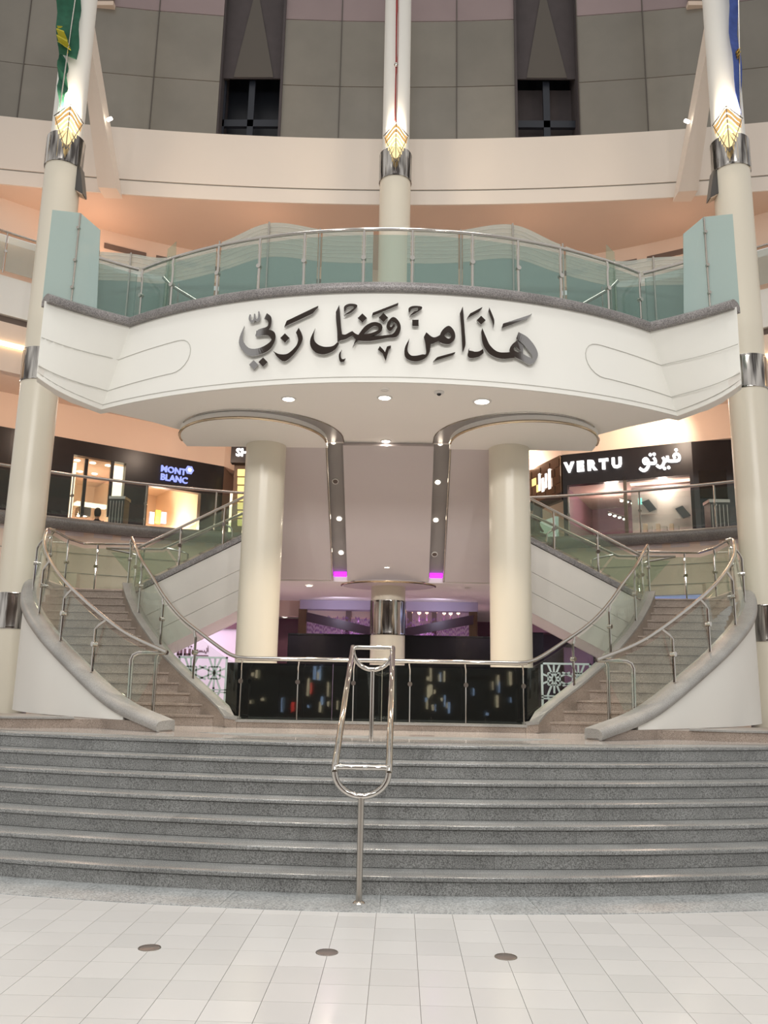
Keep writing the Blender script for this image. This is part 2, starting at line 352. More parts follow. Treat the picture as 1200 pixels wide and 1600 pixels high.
MB().tube([(hx-.222, 7.06, 1.03), (hx-.19, 7.075, 1.035), (hx+.19, 7.075, 1.035), (hx+.222, 7.06, 1.03)], .025, 14).ob('cross_bar', 'chrome', hr, smooth=True)
MB().tube(U(hx-.02, 9.9, 2.11, .235, .235), .026, 14).ob('loop', 'chrome', hr, smooth=True)
MB().tube([(hx-.255, 9.9, 2.125), (hx-.2, 9.9, 2.13), (hx+.16, 9.9, 2.13), (hx+.215, 9.9, 2.125)], .025, 14).ob('cross_bar', 'chrome', hr, smooth=True)
for q in (-1, 1):
    MB().tube([(hx+q*.222, 7.05, 1.0), (hx+q*.222, 7.10, 1.05), (hx-.02+q*.235, 9.86, 2.13), (hx-.02+q*.235, 9.92, 2.12)], .029, 14).ob('rail', 'chrome', hr, smooth=True)

# ================================================================== GENERIC GLASS BALUSTRADE
def balustrade(name, label, base, h, nposts, group=None, gm='clear_glass', side=None, post_r=.02, rail_r=.027, bend=.10, tops=None, pane0=.05, ends=(True, True), lean=0, m='chrome'):
    """base: 3D line on which posts stand; rail h above; tops: optional own rail line (same count as resampled base)"""
    N = 49; B = resample(base, N); Tt = resample(tops, N) if tops else [q+Vector((0, 0, h)) for q in B]
    sx = (lambda q: Vector((side*q[0]+AX, q[1], q[2]))) if side else (lambda q: Vector(q))
    r = thing(name, sx(B[0]), label, 'balustrade', group)
    MB().tube(Tt, rail_r, 10).ob('handrail', m, r, side=side, smooth=True)
    idx = [round(k*(N-1)/(nposts-1)) for k in range(nposts)]
    for n, i in enumerate(idx):
        if (i == 0 and not ends[0]) or (i == N-1 and not ends[1]): continue
        b, t = B[i], Tt[i]; hh = t.z-b.z
        tn = (B[min(i+1, N-1)]-B[max(i-1, 0)]); tn.z = 0; tn.normalize(); nr = Vector((tn.y, -tn.x, 0))*bend
        pth = [b, b+Vector((0, 0, hh*.80)), b+Vector((0, 0, hh*.88))+(t-b-Vector((0, 0, hh)))*.3+nr*.35*.5, t-Vector((0, 0, rail_r*.3))] if True else None
        po = MB().tube(pth, post_r, 8).ob('post', m, r, side=side, smooth=True)
        c = b+Vector((0, 0, hh*.52)); d = Vector((tn.y, -tn.x, 0))
        MB().tube([c-d*.035, c+d*.035], .036, 12).ob('clamp', m, po, side=side, smooth=True)
    for a, b in zip(idx[:-1], idx[1:]):
        lo = [B[i]+Vector((0, 0, pane0)) for i in range(a, b+1)]; hi = [B[i].lerp(Tt[i], .90) for i in range(a, b+1)]
        tn = B[b]-B[a]; tn.z = 0; tn.normalize(); g = tn*.03
        lo[0] += g; hi[0] += g; lo[-1] -= g; hi[-1] -= g
        MB().strip(lo, hi, tuple(Vector((tn.y, -tn.x, 0))*.012)).ob('glass_pane', gm, r, side=side)
    return r

# ================================================================== CURVED FLIGHTS, LANDINGS, UPPER FLIGHTS
R2 = .15; LZ = PZ+15*R2
INX = [2.26, 2.49, 2.73, 2.97, 3.19, 3.41, 3.60, 3.78, 3.96, 4.13, 4.29, 4.43, 4.57, 4.69, 4.80]
OUT = smooth_path([(2.62, 10.5, 1.19), (3.4, 11.0, 1.44), (4.3, 11.75, 1.94), (5.08, 12.5, 2.42), (5.80, 13.5, 2.90), (6.15, 14.3, 3.36), (6.30, 15.2, 3.40), (6.33, 16.7, 3.40)], 56)
def out_x(y):
    for a, b in zip(OUT[:-1], OUT[1:]):
        if a.y <= y <= b.y: return lerp(a.x, b.x, (y-a.y)/(b.y-a.y))
    return OUT[-1].x
for s, n in SIDES:
    st = thing('curved_staircase', (s*3.6+AX, 12, PZ), 'brown granite stair flight curving up to the %s behind a white wall' % n, 'stairs', 'curved side flights')
    yk = lambda k: 12.1+.2214*(k-1)
    for k in range(1, 16):
        y = yk(k); x0 = INX[k-1]-.02; sk = .13
        xo = out_x(y-sk)-.05; z = PZ+R2*k; dep = .30 if k < 15 else .4
        x1 = INX[min(k, 14)]
        # riser
        MB().hexa([(x0, y+.02, z-R2), (xo, y+.02-sk, z-R2), (xo, y+.05-sk, z-R2), (x0, y+.05, z-R2)],
                  [(x0, y+.02, z-.03), (xo, y+.02-sk, z-.03), (xo, y+.05-sk, z-.03), (x0, y+.05, z-.03)]).ob('riser', 'granite_brown', st, side=s)
        MB().hexa([(x0, y, z-.03), (xo, y-sk, z-.03), (xo, y+dep-sk, z-.03), (x0, y+dep, z-.03)],
                  [(x0, y, z), (xo, y-sk, z), (xo, y+dep-sk, z), (x0, y+dep, z)]).ob('tread', 'granite_brown', st, side=s)
    # inner curb: starts flat at the platform edge, climbs with the treads
    inn = [(2.0, 11.95, PZ+.10), (2.14, 11.97, PZ+.12)]+[(INX[k-1], yk(k), PZ+R2*k+.10) for k in range(1, 16)]
    MB().sweep(inn, lambda i: [(-.09, 0), (.09, 0), (.09, -min(.9, .115+.15*max(0, i-1))), (-.09, -min(.9, .115+.15*max(0, i-1)))]).ob('inner_curb', 'granite_brown', st, side=s)
    MB().sweep(inn, [(-.10, 0), (-.10, .035), (.10, .035), (.10, 0)]).ob('inner_curb_cap', 'granite_cap', st, side=s)
    # outer parapet: white wall + rounded granite cap
    ow = [Vector((q.x, q.y, q.z)) for q in OUT[6:]]
    MB().sweep(ow, lambda i: [(.10, -.05), (-.10, -.05), (-.10, PZ+.12-ow[i].z), (.10, PZ+.12-ow[i].z)]).ob('parapet_wall', 'white_paint', st, side=s, smooth=True)
    cap = [(.155*math.cos(a)*1.0, .10*math.sin(a)-.02) for a in [math.pi*2*k/16 for k in range(16)]]
    cap = [(.14, -.10), (.16, -.055), (.15, -.01), (.115, .02), (.06, .032), (-.06, .036), (-.13, .034), (-.14, .0), (-.14, -.10)]
    MB().sweep(OUT, cap).ob('parapet_cap', 'granite_cap', st, side=s, smooth=True)
    # wedge closing the parapet foot
    MB().sweep(OUT[:18], lambda i: [(.105, min(-.08, PZ+.122-OUT[i].z)), (-.105, min(-.08, PZ+.122-OUT[i].z)), (-.105, PZ-OUT[i].z), (.105, PZ-OUT[i].z)]).ob('foot_block', 'granite_brown', st, side=s)
    # landing
    ld = thing('stair_landing', (s*5.5+AX, 16, 0), 'granite landing joining the two %s stair flights' % n, 'landing', 'stair landings')
    MB().prism([(4.76, 15.42), (6.28, 15.35), (6.35, 16.62), (4.76, 16.62)], LZ-.25, LZ).ob('slab', 'granite_brown', ld, side=s)
    MB().box(4.5, 6.5, 16.56, 16.70, LZ-.5, LZ+.13).ob('back_curb', 'granite_brown', ld, side=s)
    # upper flight running towards the centre
    uf = thing('upper_flight', (s*3.5+AX, 15.9, LZ), 'pale panelled stair flight climbing from the %s landing to the centre' % n, 'stairs', 'upper stair flights')
    zc = lambda x: 3.63+(4.27-x)*.52
    for k in range(1, 9):
        x = 4.72-.288*(k-1); z = LZ+R2*k
        if x < 2.4: break
        MB().box(x-.31, x, 15.38, 16.5, z-.03, z).ob('tread', 'granite_brown', uf, side=s)
        MB().box(x-.05, x-.02, 15.38, 16.5, z-R2, z-.03).ob('riser', 'granite_brown', uf, side=s)
    xa, xb = 4.75, 2.25
    def para(o0, o1, y0, y1, xs=(xa, xb)):
        a, b = xs
        return MB().hexa([(a, y0, zc(a)-o1), (b, y0, zc(b)-o1), (b, y1, zc(b)-o1), (a, y1, zc(a)-o1)], [(a, y0, zc(a)-o0), (b, y0, zc(b)-o0), (b, y1, zc(b)-o0), (a, y1, zc(a)-o0)])
    para(.12, 1.32, 15.336, 15.42).ob('stringer_core', 'joint', uf, side=s)
    for o0, o1 in ((.13, .655), (.662, 1.035), (1.042, 1.42)):
        para(o0, o1, 15.30, 15.34).ob('stringer_panel', 'stringer_panel', uf, side=s)
    para(.12, 1.42, 16.48, 16.56).ob('far_stringer', 'stringer_panel', uf, side=s)
    para(1.33, 1.415, 15.34, 16.56).ob('soffit', 'soffit', uf, side=s)
    for y in (15.36, 16.52):
        MB().sweep([(xa, y, zc(xa)), (xb, y, zc(xb))], [(.09, -.12), (.10, -.06), (.08, -.01), (.03, .01), (-.03, .01), (-.08, -.01), (-.10, -.06), (-.09, -.12)]).ob('cap', 'granite_dark_cap', uf, side=s, smooth=True)
    # ---- balustrades of this side
    N = 49; ob_ = [q+Vector((-.02, .02, .05)) for q in OUT[5:47]]
    tops = smooth_path([(2.82, 11.0, 2.07), (3.5, 11.3, 2.34), (4.25, 11.85, 2.78), (5.0, 12.55, 3.28), (5.68, 13.5, 3.84), (6.02, 14.3, 4.28), (6.18, 15.0, 4.40)], 42)
    balustrade('outer_stair_balustrade', 'glass balustrade with chrome rail on the %s outer curved stair wall' % n, ob_, .95, 6, 'curved stair balustrades', side=s, tops=tops, bend=.0, ends=(False, True))
    ib = [(2.02, 11.95, PZ+.13)]+[(INX[k-1], yk(k), PZ+R2*k+.13) for k in range(1, 16)]
    it = smooth_path([(2.03, 11.93, 2.045), (2.25, 12.1, 2.12), (2.73, 12.54, 2.40), (3.19, 13.0, 2.69), (3.60, 13.45, 3.04), (3.96, 13.9, 3.42), (4.30, 14.3, 3.77), (4.57, 14.75, 4.08), (4.80, 15.2, 4.32)], 40)
    balustrade('inner_stair_balustrade', 'glass balustrade with chrome rail on the %s inner edge of the curved flight' % n, ib, .9, 5, 'curved stair balustrades', side=s, tops=it, ends=(False, True))
    balustrade('upper_flight_balustrade', 'near glass balustrade sloping up the %s upper flight' % n, [(4.72, 15.32, zc(4.72)), (2.3, 15.32, zc(2.3))], .74, 4, 'upper flight balustrades', 'green_glass', side=s)
    balustrade('upper_flight_balustrade', 'far glass balustrade sloping up behind the %s upper flight' % n, [(5.0, 16.52, LZ+.12), (4.6, 16.52, zc(4.6)), (2.3, 16.52, zc(2.3))], .8, 4, 'upper flight balustrades', 'green_glass', side=s, tops=[(5.75, 16.55, 4.33), (4.6, 16.52, zc(4.6)+.86), (2.3, 16.52, zc(2.3)+.76)])
    balustrade('landing_balustrade', 'glass balustrade with chrome rail around the back of the %s landing' % n, [(6.22, 15.0, LZ+.1), (6.30, 15.9, LZ+.1), (6.25, 16.62, LZ+.12), (5.0, 16.62, LZ+.12)], .97, 4, 'landing balustrades', 'green_glass', side=s)
    # ---- short steel loop rail at the stair foot
    lp = thing('loop_handrail', (s*3.3+AX, 11.2, PZ), 'short chrome loop rail beside the foot of the %s curved flight' % n, 'handrail', 'loop rails')
    MB().tube([(3.30, 11.12, PZ), (3.315, 11.12, 1.97), (3.29, 11.12, 2.03), (3.23, 11.12, 2.06), (3.05, 11.12, 2.07), (2.84, 11.12, 2.07), (2.82, 11.0, 2.07)], .030, 12).ob('bent_rail', 'chrome', lp, side=s, smooth=True)
    MB().tube([(2.98, 11.12, 1.28), (2.985, 11.12, 2.0), (2.96, 11.12, 2.05)], .024, 10).ob('post', 'steel', lp, side=s, smooth=True)
    MB().lathe([(.0001, PZ+.015), (.045, PZ+.012), (.05, PZ)], 3.30, 11.12, 16).ob('base_flange', 'steel', lp, side=s, smooth=True)

# ---- black glass screen between the two flights
scr = thing('glass_screen', (AX, 11.95, PZ), 'chrome railed glass screen across the platform in front of black panels', 'balustrade')
MB().box(-2.03, 2.03, 11.88, 12.12, PZ-.002, PZ+.075).ob('curb', 'granite_brown', scr, side=1)
MB().box(-2.03, 2.03, 11.86, 12.14, PZ+.075, PZ+.105).ob('curb_cap', 'granite_cap', scr, side=1)
MB().tube([(-2.05, 11.93, 2.045), (-1.9, 11.90, 2.035), (-1, 11.88, 2.035), (0, 11.87, 2.035), (1, 11.88, 2.035), (1.9, 11.90, 2.035), (2.05, 11.93, 2.045)], .032, 12).ob('handrail', 'chrome', scr, side=1, smooth=True)
px = [-2.0, -1.19, -.40, .40, 1.19, 2.0]
for x in px:
    po = MB().tube([(x, 11.98, PZ+.105), (x, 11.98, 1.83), (x, 11.96, 1.92), (x-.02*(1 if x > 0 else -1), 11.90, 2.02)], .011, 8).ob('post', 'chrome', scr, side=1, smooth=True)
    MB().tube([(x, 11.94, 1.72), (x, 12.0, 1.72)], .034, 14).ob('clamp', 'steel', po, side=1, smooth=True)
for a, b in zip(px[:-1], px[1:]): MB().box(a+.015, b-.015, 11.985, 11.997, PZ+.11, 1.95).ob('glass_pane', 'clear_glass', scr, side=1)
bb = thing('black_panel_wall', (AX, 12.35, PZ), 'row of glossy black panels behind the platform glass screen', 'panel')
for a, b in zip([-2.28, -1.5, -.72, .0, .72, 1.5], [-1.505, -.725, -.005, .715, 1.495, 2.27]): MB().box(a, b, 12.33, 12.38, PZ, 1.985).ob('panel', 'black_glass', bb, side=1)
# ---- white lattice screens beside the black panels
for s, n in SIDES:
    la = thing('lattice_screen', (s*2.85+AX, 13.2, PZ), 'pale cut-out star lattice screen behind the %s curved flight' % n, 'screen', 'lattice screens')
    x0, x1, z0, z1 = 2.46, 3.24, PZ, 2.09
    fr = MB()
    for q in ((x0, x0+.03, z0, z1), (x1-.03, x1, z0, z1), (x0, x1, z1-.03, z1), (x0, x1, z0, z0+.03), (x0, x1, 1.53, 1.55), (x0, x1, 1.57, 1.59)): fr.box(q[0], q[1], 13.20, 13.23, q[2], q[3])
    fr.ob('frame', 'lattice_paint', la, side=s)
    def bar(a, b, w=.028):
        d = Vector((b[0]-a[0], 0, b[1]-a[1])).normalized(); nn = Vector((-d.z, 0, d.x))*w/2
        A = Vector((a[0], 13.205, a[1])); B = Vector((b[0], 13.205, b[1]))
        MB().strip([A-nn, B-nn], [A+nn, B+nn], (0, .02, 0)).ob('slat', 'lattice_paint', la, side=s)
    def clipbar(c, ang, L0, L1):
        d = (math.cos(ang), math.sin(ang)); P = []
        for L in (L0, L1): P.append([c[0]+d[0]*L, c[1]+d[1]*L])
        k = 1.
        for ax, lo, hi in ((0, x0+.01, x1-.01), (1, z0+.01, z1-.01)):
            for lim in (lo, hi):
                dd = P[1][ax]-P[0][ax]
                if abs(dd) > 1e-6:
                    t = (lim-P[0][ax])/dd
                    if 0 < t < k and ((dd > 0) == (lim == hi)): k = t
        P[1] = [lerp(P[0][0], P[1][0], k), lerp(P[0][1], P[1][1], k)]
        if k > .1: bar(P[0], P[1])
    for c in ((2.66, 1.84), (3.04, 1.84), (2.66, 1.32), (3.04, 1.32)):
        for k in range(8): clipbar(c, k*math.pi/4+math.pi/8, .0, .27)
        clipbar(c, math.pi/2, 0, .3); clipbar(c, -math.pi/2, 0, .3)
        for k in range(4):
            a = k*math.pi/2+math.pi/4; q = (c[0]+.13*math.cos(a), c[1]+.13*math.sin(a)); r = (c[0]+.13*math.cos(a+math.pi/2), c[1]+.13*math.sin(a+math.pi/2)); bar(q, r, .022)

# ================================================================== BALCONY
BZ0, BZ1 = 5.9, 7.18
RBt, RTp = 8.31, 7.22
def arcY(x, y0, R): return y0+R-math.sqrt(max(.01, R*R-x*x))
def fascia(w, t):
    """w 0..1: axis to kink, 1..2: kink to wing tip; t 0 bottom .. 1 top (right half)"""
    if w <= 1:
        b = Vector((4.54*w, arcY(4.54*w, 11.10, RBt), BZ0)); q = Vector((4.06*w, arcY(4.06*w, 10.85, RTp), BZ1))
    else:
        k = w-1; c = .10*math.sin(math.pi*k)
        b = Vector((4.54, 12.45, BZ0)).lerp(Vector((4.96, 11.02, BZ0)), k)+Vector((c, 0, 0)); q = Vector((4.06, 12.10, BZ1)).lerp(Vector((5.08, 11.27, BZ1)), k)+Vector((c*.6, 0, 0))
    return b.lerp(q, t)
WS = [k/20 for k in range(21)]+[1+k/8 for k in range(1, 9)]
def full(f): # mirrored full line from left tip to right tip
    a = [f(w) for w in WS]
    return [Vector((-q.x, q.y, q.z)) for q in reversed(a[1:])]+a
bal = thing('balcony', (AX, 11.5, BZ0), 'white curved balcony with two flared wings above the staircase', 'balcony')
A = full(lambda w: fascia(w, 0)); B = full(lambda w: fascia(w, 1))
fo = []
for q in A:
    k = max(0., min(1., (12.45-q.y)/.6)) if abs(q.x) > 4.5 else 0.
    fo.append(Vector((math.copysign(.09, q.x)*(1 if abs(q.x) > 4.5 else 0), .22, 0)))
MB().strip(A, B, fo).ob('fascia', 'white_paint', bal, side=1, smooth=True)
MB().sweep([q+Vector((0, .04, .0)) for q in B], [(.11, -.03), (.135, .02), (.125, .075), (.08, .11), (.0, .125), (-.10, .11), (-.16, .06), (-.16, -.03)]).ob('granite_coping', 'granite_dark_cap', bal, side=1, smooth=True)
# slab with soffit
und = [(q.x, q.y+.03) for q in full(lambda w: fascia(w, 0)) if abs(q.x) <= 4.54 and q.y >= 11.0]
fr = [(fascia(w, 0).x, fascia(w, 0).y+.03) for w in WS if w <= 1]
half = fr+[(3.9, 13.05), (3.15, 13.95), (3.1, 14.2)]
poly = [(-x, y) for x, y in reversed(half[1:])]+half
MB().prism(poly, BZ0-.004, BZ0+.25).ob('soffit', 'soffit', bal, side=1)
for s, n in SIDES:
    wing = [fascia(1+k/8, 0) for k in range(9)]
    MB().prism([(q.x, q.y+.02) for q in wing]+[(5.02, 11.35), (5.0, 11.8), (4.9, 12.15), (4.66, 12.5)], BZ0-.003, BZ0+.2).ob('wing_soffit', 'soffit', bal, side=s)
    # engraved lines
    gl = lambda pts: [fascia(w, t)+(Vector((0, -.004, 0)) if w <= 1 else Vector((-.02, -.012, 0))) for w, t in pts]
    up_ = [(2-k*.125, .50+.09*k/8) for k in range(9)]+[(1-k*.05, .59+.05*k/5) for k in range(1, 6)]
    ends = [(.735-.055*math.sin(a), .45+.19*math.cos(a)) for a in [math.pi*k/10 for k in range(11)]]
    lo_ = [(.75+k*.05, .26-.04*k/5) for k in range(6)]+[(1+k*.125, .22-.09*k/8) for k in range(1, 9)]
    MB().tube(gl(up_+ends+lo_), .006, 5).ob('engraved_line', 'groove', bal, side=s)
MB().tube([q+Vector((0, -.003, 0)) for q in full(lambda w: fascia(w, .055))], .006, 5).ob('engraved_line', 'groove', bal, side=1)
MB().prism([(-4.2, 12.4), (4.2, 12.4), (3.1, 14.0), (-3.1, 14.0)], 6.9, 7.0).ob('deck', 'granite_floor', bal, side=1)

# ---- calligraphy: strokes traced as pairs of edge points, set on the curved face
def surf(u, v):
    z = 6.5
    for _ in range(6):
        # intersect the viewing line with the face iteratively
        d = ray(u, v); Y = 10.9
        for _ in range(12):
            q = EYE+d*(Y/d.y); x = abs(q.x-AX); t = (q.z-BZ0)/(BZ1-BZ0); Y = lerp(arcY(x, 11.10, RBt), arcY(x, 10.85, RTp), t)
        return q
def Z1(x, y): return (350+x/6.667, 460+y/6.667)
def Z2(x, y): return (480+x/6.667, 460+y/6.667)
def Z3(x, y): return (610+x/4.8, 460+y/4.8)
cal = thing('calligraphy_sign', surf(606, 520), 'polished steel Arabic calligraphy fixed on the white balcony front', 'lettering')
def stroke(Zf, pairs, name='letter_stroke', parent=None):
    n = len(pairs); a = [Vector(Zf(q[0], q[1])) for q in pairs]; b = [Vector(Zf(q[2], q[3])) for q in pairs]
    if n > 3: # smooth
        a = [q.to_2d() for q in smooth_path([v.to_3d() for v in a], n*4)]; b = [q.to_2d() for q in smooth_path([v.to_3d() for v in b], n*4)]
    f = lambda q: surf(*q)+Vector((0, -.075, 0))
    MB().strip([f(q) for q in a], [f(q) for q in b], (0, .05, 0)).ob(name, 'chrome_dark', parent or cal)
def diamond(Zf, cx, cy, h, rot=0):
    P = [Zf(cx+h*math.cos(rot+k*math.pi/2), cy+h*math.sin(rot+k*math.pi/2)) for k in range(4)]
    P = [surf(*q)+Vector((0, -.075, 0)) for q in P]
    MB().strip([P[0], P[1]], [P[3], P[2]], (0, .05, 0)).ob('letter_dot', 'chrome_dark', cal)
def line(Zf, pts, w):
    P = [Vector(q).to_3d() for q in pts]
    if len(P) > 2: P = smooth_path(P, len(P)*4)
    pr = []
    for i, q in enumerate(P):
        t = (P[min(i+1, len(P)-1)]-P[max(i-1, 0)]).normalized(); nn = Vector((-t.y, t.x, 0))*(w*(.55+.45*math.sin(math.pi*min(1, (i+1)/len(P))))/2)
        pr.append((q.x+nn.x, q.y+nn.y, q.x-nn.x, q.y-nn.y))
    a = [surf(*Zf(q[0], q[1]))+Vector((0, -.075, 0)) for q in pr]; b = [surf(*Zf(q[2], q[3]))+Vector((0, -.075, 0)) for q in pr]
    MB().strip(a, b, (0, .05, 0)).ob('letter_stroke', 'chrome_dark', cal)
stroke(Z1, [(455,218,428,275),(500,260,465,300),(500,330,470,330),(475,390,450,362),(400,450,365,390),(335,452,338,440)])
stroke(Z1, [(345,400,340,455),(420,390,415,448),(500,395,470,450),(540,430,492,470),(540,500,500,500),(490,590,450,545),(400,640,380,578),(290,662,300,588),(215,620,245,560),(168,545,208,500),(175,460,205,450),(222,350,220,350)])
line(Z1, [(283,232),(277,275),(298,306),(325,285),(328,225)], 24); line(Z1, [(326,270),(350,294),(374,268),(372,200)], 24)
for c in ((318,752),(415,725)): diamond(Z1, *c, 48)
diamond(Z1, 642, 476, 48)
stroke(Z1, [(785,370,755,420),(815,430,770,455),(825,490,778,500),(790,570,755,560),(720,660,690,625),(640,718,640,645),(570,680,575,640),(520,608,522,612)])
stroke(Z1, [(660,298,635,360),(960,155,930,222),(987,143,985,160)])
stroke(Z2, [(303,205,338,135),(306,300,348,250),(316,400,356,360),(320,525,368,442)])
stroke(Z2, [(335,532,318,522),(290,600,268,560),(190,645,190,568),(100,630,120,545),(45,570,80,500),(38,490,75,440),(90,375,88,375)])
stroke(Z2, [(340,505,360,435),(400,490,400,440),(440,470,440,420),(478,450,470,405)])
stroke(Z2, [(478,452,470,403),(520,500,525,440),(640,508,640,458),(740,495,740,455),(840,475,840,445),(930,465,895,430),(970,400,935,370),(968,330,930,330),(930,275,900,312),(885,262,878,302),(838,315,868,330),(828,370,862,358),(865,405,878,362),(915,352,905,325)])
stroke(Z2, [(475,572,490,545),(505,500,540,490),(545,430,575,455),(610,350,640,390),(690,312,700,352),(760,325,740,365),(785,370,745,390),(750,430,715,408),(640,462,650,430),(560,465,570,440)])
stroke(Z2, [(388,205,402,195),(390,150,415,165),(440,122,445,150),(510,128,480,150),(522,155,490,165),(460,215,450,195),(385,242,388,238)])
for c in ((577,270),(795,265)): diamond(Z2, *c, 48)
stroke(Z2, [(685,215,675,250),(950,112,945,140)])
stroke(Z2, [(365,598,360,600),(333,650,353,655),(345,718,362,690),(385,722,380,695),(404,685,395,690)])
stroke(Z2, [(738,595,758,560),(788,640,797,600),(818,710,822,640)]); stroke(Z2, [(806,640,822,700),(832,565,850,600),(872,553,872,578)])
stroke(Z2, [(1058,215,1072,200),(1056,170,1082,180),(1100,145,1105,172),(1187,150,1150,165),(1187,180,1150,190),(1120,225,1110,205),(1063,252,1068,245)])
diamond(Z2, 1126, 320, 46, math.pi/4)
stroke(Z3, [(143,345,142,350),(107,420,128,430),(115,490,150,470),(180,518,190,475),(250,500,240,465),(290,455,266,460),(300,380,262,390),(292,340,250,340),(268,300,250,335)])
stroke(Z3, [(270,302,255,352),(320,338,300,388),(370,320,345,372),(400,280,385,350)])
stroke(Z3, [(355,360,402,325),(385,288,415,310),(435,252,432,303),(475,290,452,320),(482,345,450,340),(440,388,432,348),(380,380,410,335),(355,360,402,325)])
stroke(Z3, [(350,485,318,518),(470,452,465,472),(484,447,482,455)])
stroke(Z3, [(540,108,518,160),(545,160,522,200),(555,300,530,300),(560,390,535,400),(540,450,537,440)])
stroke(Z3, [(595,160,570,198),(675,118,662,148),(686,113,684,120)]); diamond(Z3, 677, 210, 33)
stroke(Z3, [(737,115,730,145),(765,180,745,185),(775,220,762,230),(767,270,766,262)])
stroke(Z3, [(840,235,830,270),(1040,170,1020,200),(1055,160,1053,168)])
stroke(Z3, [(592,412,580,435),(576,470,612,440),(600,493,630,445),(660,482,660,442),(697,452,690,425)])
stroke(Z3, [(685,268,677,300),(715,340,685,370),(745,400,705,420),(800,445,750,470),(870,450,830,498),(940,440,920,492)])
stroke(Z3, [(955,298,938,348),(1020,335,985,385),(1075,400,1040,445),(1100,460,1062,490),(1085,510,1055,495),(1040,540,1040,490),(980,510,985,460),(925,480,930,440),(888,440,920,415),(905,395,945,395),(945,360,988,402)])
stroke(Z3, [(945,360,930,402),(990,400,972,440),(990,468,950,450)])

# ---- balcony balustrade in front
brail = [Vector((fascia(w, 1).x*.985, fascia(w, 1).y+.18, BZ1+.09)) for w in WS if w <= 1]
bl = [Vector((-q.x, q.y, q.z)) for q in reversed(brail[1:])]+brail
balustrade('balcony_balustrade', 'curved glass balustrade with chrome rail along the balcony front', bl, .97, 12, None, 'balcony_glass', side=1, m='chrome')
for s, n in SIDES:
    wl = [fascia(1+k/8*.55, 1)+Vector((.02, .2, .09)) for k in range(9)]
    balustrade('wing_balustrade', 'short glass balustrade on the %s balcony wing' % n, wl, .97, 2, 'wing balustrades', 'balcony_glass', side=s, ends=(False, True))
    # tall frosted screens by the outer columns
    ts = thing('frosted_screen', (s*4.8+AX, 11.6, BZ1), 'tall frosted glass screen standing on the %s balcony wing' % n, 'glass screen', 'frosted screens')
    a0, a1, a2 = Vector((4.48, 11.75, 7.2)), Vector((4.82, 11.60, 7.2)), Vector((5.2, 11.45, 7.2))
    for q, r, h0, h1 in ((a0, a1, 1.42, 1.62), (a1, a2, 1.62, 1.58)):
        MB().strip([q, r], [q+Vector((-.06 if q is a0 else 0, 0, h0)) if False else q+Vector((0.07 if q is a0 else 0, 0, h0)), r+Vector((0, 0, h1))], (0, .014, 0)).ob('glass_pane', 'frosted', ts, side=s)
    MB().tube([a1+Vector((0, -.01, 0)), a1+Vector((0, -.01, 1.6))], .014, 8).ob('post', 'steel', ts, side=s, smooth=True)
    for h in (.35, .8, 1.35): MB().tube([a1+Vector((0, -.05, h)), a1+Vector((0, .0, h))], .026, 10).ob('clamp', 'steel', ts, side=s, smooth=True)
    # handrails that descend to the centre opening
    dr = thing('descending_rail', (s*3.6+AX, 12.3, 7), 'steel handrail sloping down behind the %s part of the balcony glass' % n, 'handrail', 'balcony inner rails')
    P = [Vector((3.62, 12.15, 8.03)), Vector((3.5, 12.15, 7.9)), Vector((2.75, 12.1, 7.42)), Vector((2.4, 12.1, 7.2))]
    MB().tube(P, .028, 10).ob('rail', 'steel', dr, side=s, smooth=True)
    for x in (3.5, 3.0): MB().tube([(x, 12.13, 7.0), (x, 12.13, 7.9-(3.5-x)*.64)], .016, 8).ob('post', 'steel', dr, side=s, smooth=True)
    gp = thing('green_glass_fin', (s*3.5+AX, 12.3, 7), 'narrow green glass fin upright behind the %s end of the balcony rail' % n, 'glass screen', 'green fins')
    MB().hexa([(3.42, 12.3, 7), (3.62, 12.2, 7), (3.62, 12.214, 7), (3.42, 12.314, 7)], [(3.50, 12.3, 8.75), (3.60, 12.2, 8.55), (3.60, 12.214, 8.55), (3.50, 12.314, 8.75)]).ob('glass_pane', 'green_glass', gp, side=s)
    MB().tube([(3.41, 12.3, 7), (3.41, 12.3, 8.0)], .014, 8).ob('post', 'steel', gp, side=s, smooth=True)
# ---- wave screens at the back of the balcony
WX = [.28, .65, 1.12, 2.02, 2.82, 3.72, 4.40, 5.0]; WZ = [9.02, 9.02, 9.06, 9.21, 8.90, 8.68, 8.80, 8.9]
wv = smooth_path([(x, z, 0) for x, z in zip(WX, WZ)], 70)
def wy(x): return 12.42+x*x*.02
for s, n in SIDES:
    ws = thing('wave_screen', (s*2.4+AX, 12.5, 7), 'frosted glass screen with wavy top and etched lines behind the %s balcony rail' % n, 'glass screen', 'wave screens')
    cuts = [.28, 1.16, 2.02, 2.85, 3.72, 4.40, 5.0]
    for a, b in zip(cuts[:-1], cuts[1:]):
        seg = [q for q in wv if a-.001 <= q.x <= b+.001]
        MB().strip([(q.x, wy(q.x), 7.0) for q in seg], [(q.x, wy(q.x), lerp(7, q.y, .72)) for q in seg], (0, .012, 0)).ob('frosted_pane', 'frosted_dark', ws, side=s)
        up_ = MB().strip([(q.x, wy(q.x), lerp(7, q.y, .722)) for q in seg], [(q.x, wy(q.x), q.y) for q in seg], (0, .012, 0)).ob('etched_pane', 'wave_glass', ws, side=s)
        for k in range(6): MB().tube([(q.x, wy(q.x)-.004, lerp(7, q.y, .76+.04*k)+.02*math.sin(q.x*2+k)) for q in seg], .0035, 4).ob('etched_line', 'etch', up_, side=s)
        MB().tube([(b, wy(b)-.03, 7), (b, wy(b)-.03, lerp(7, [q.y for q in seg][-1], 1.0))], .016, 8).ob('post', 'steel', ws, side=s, smooth=True)

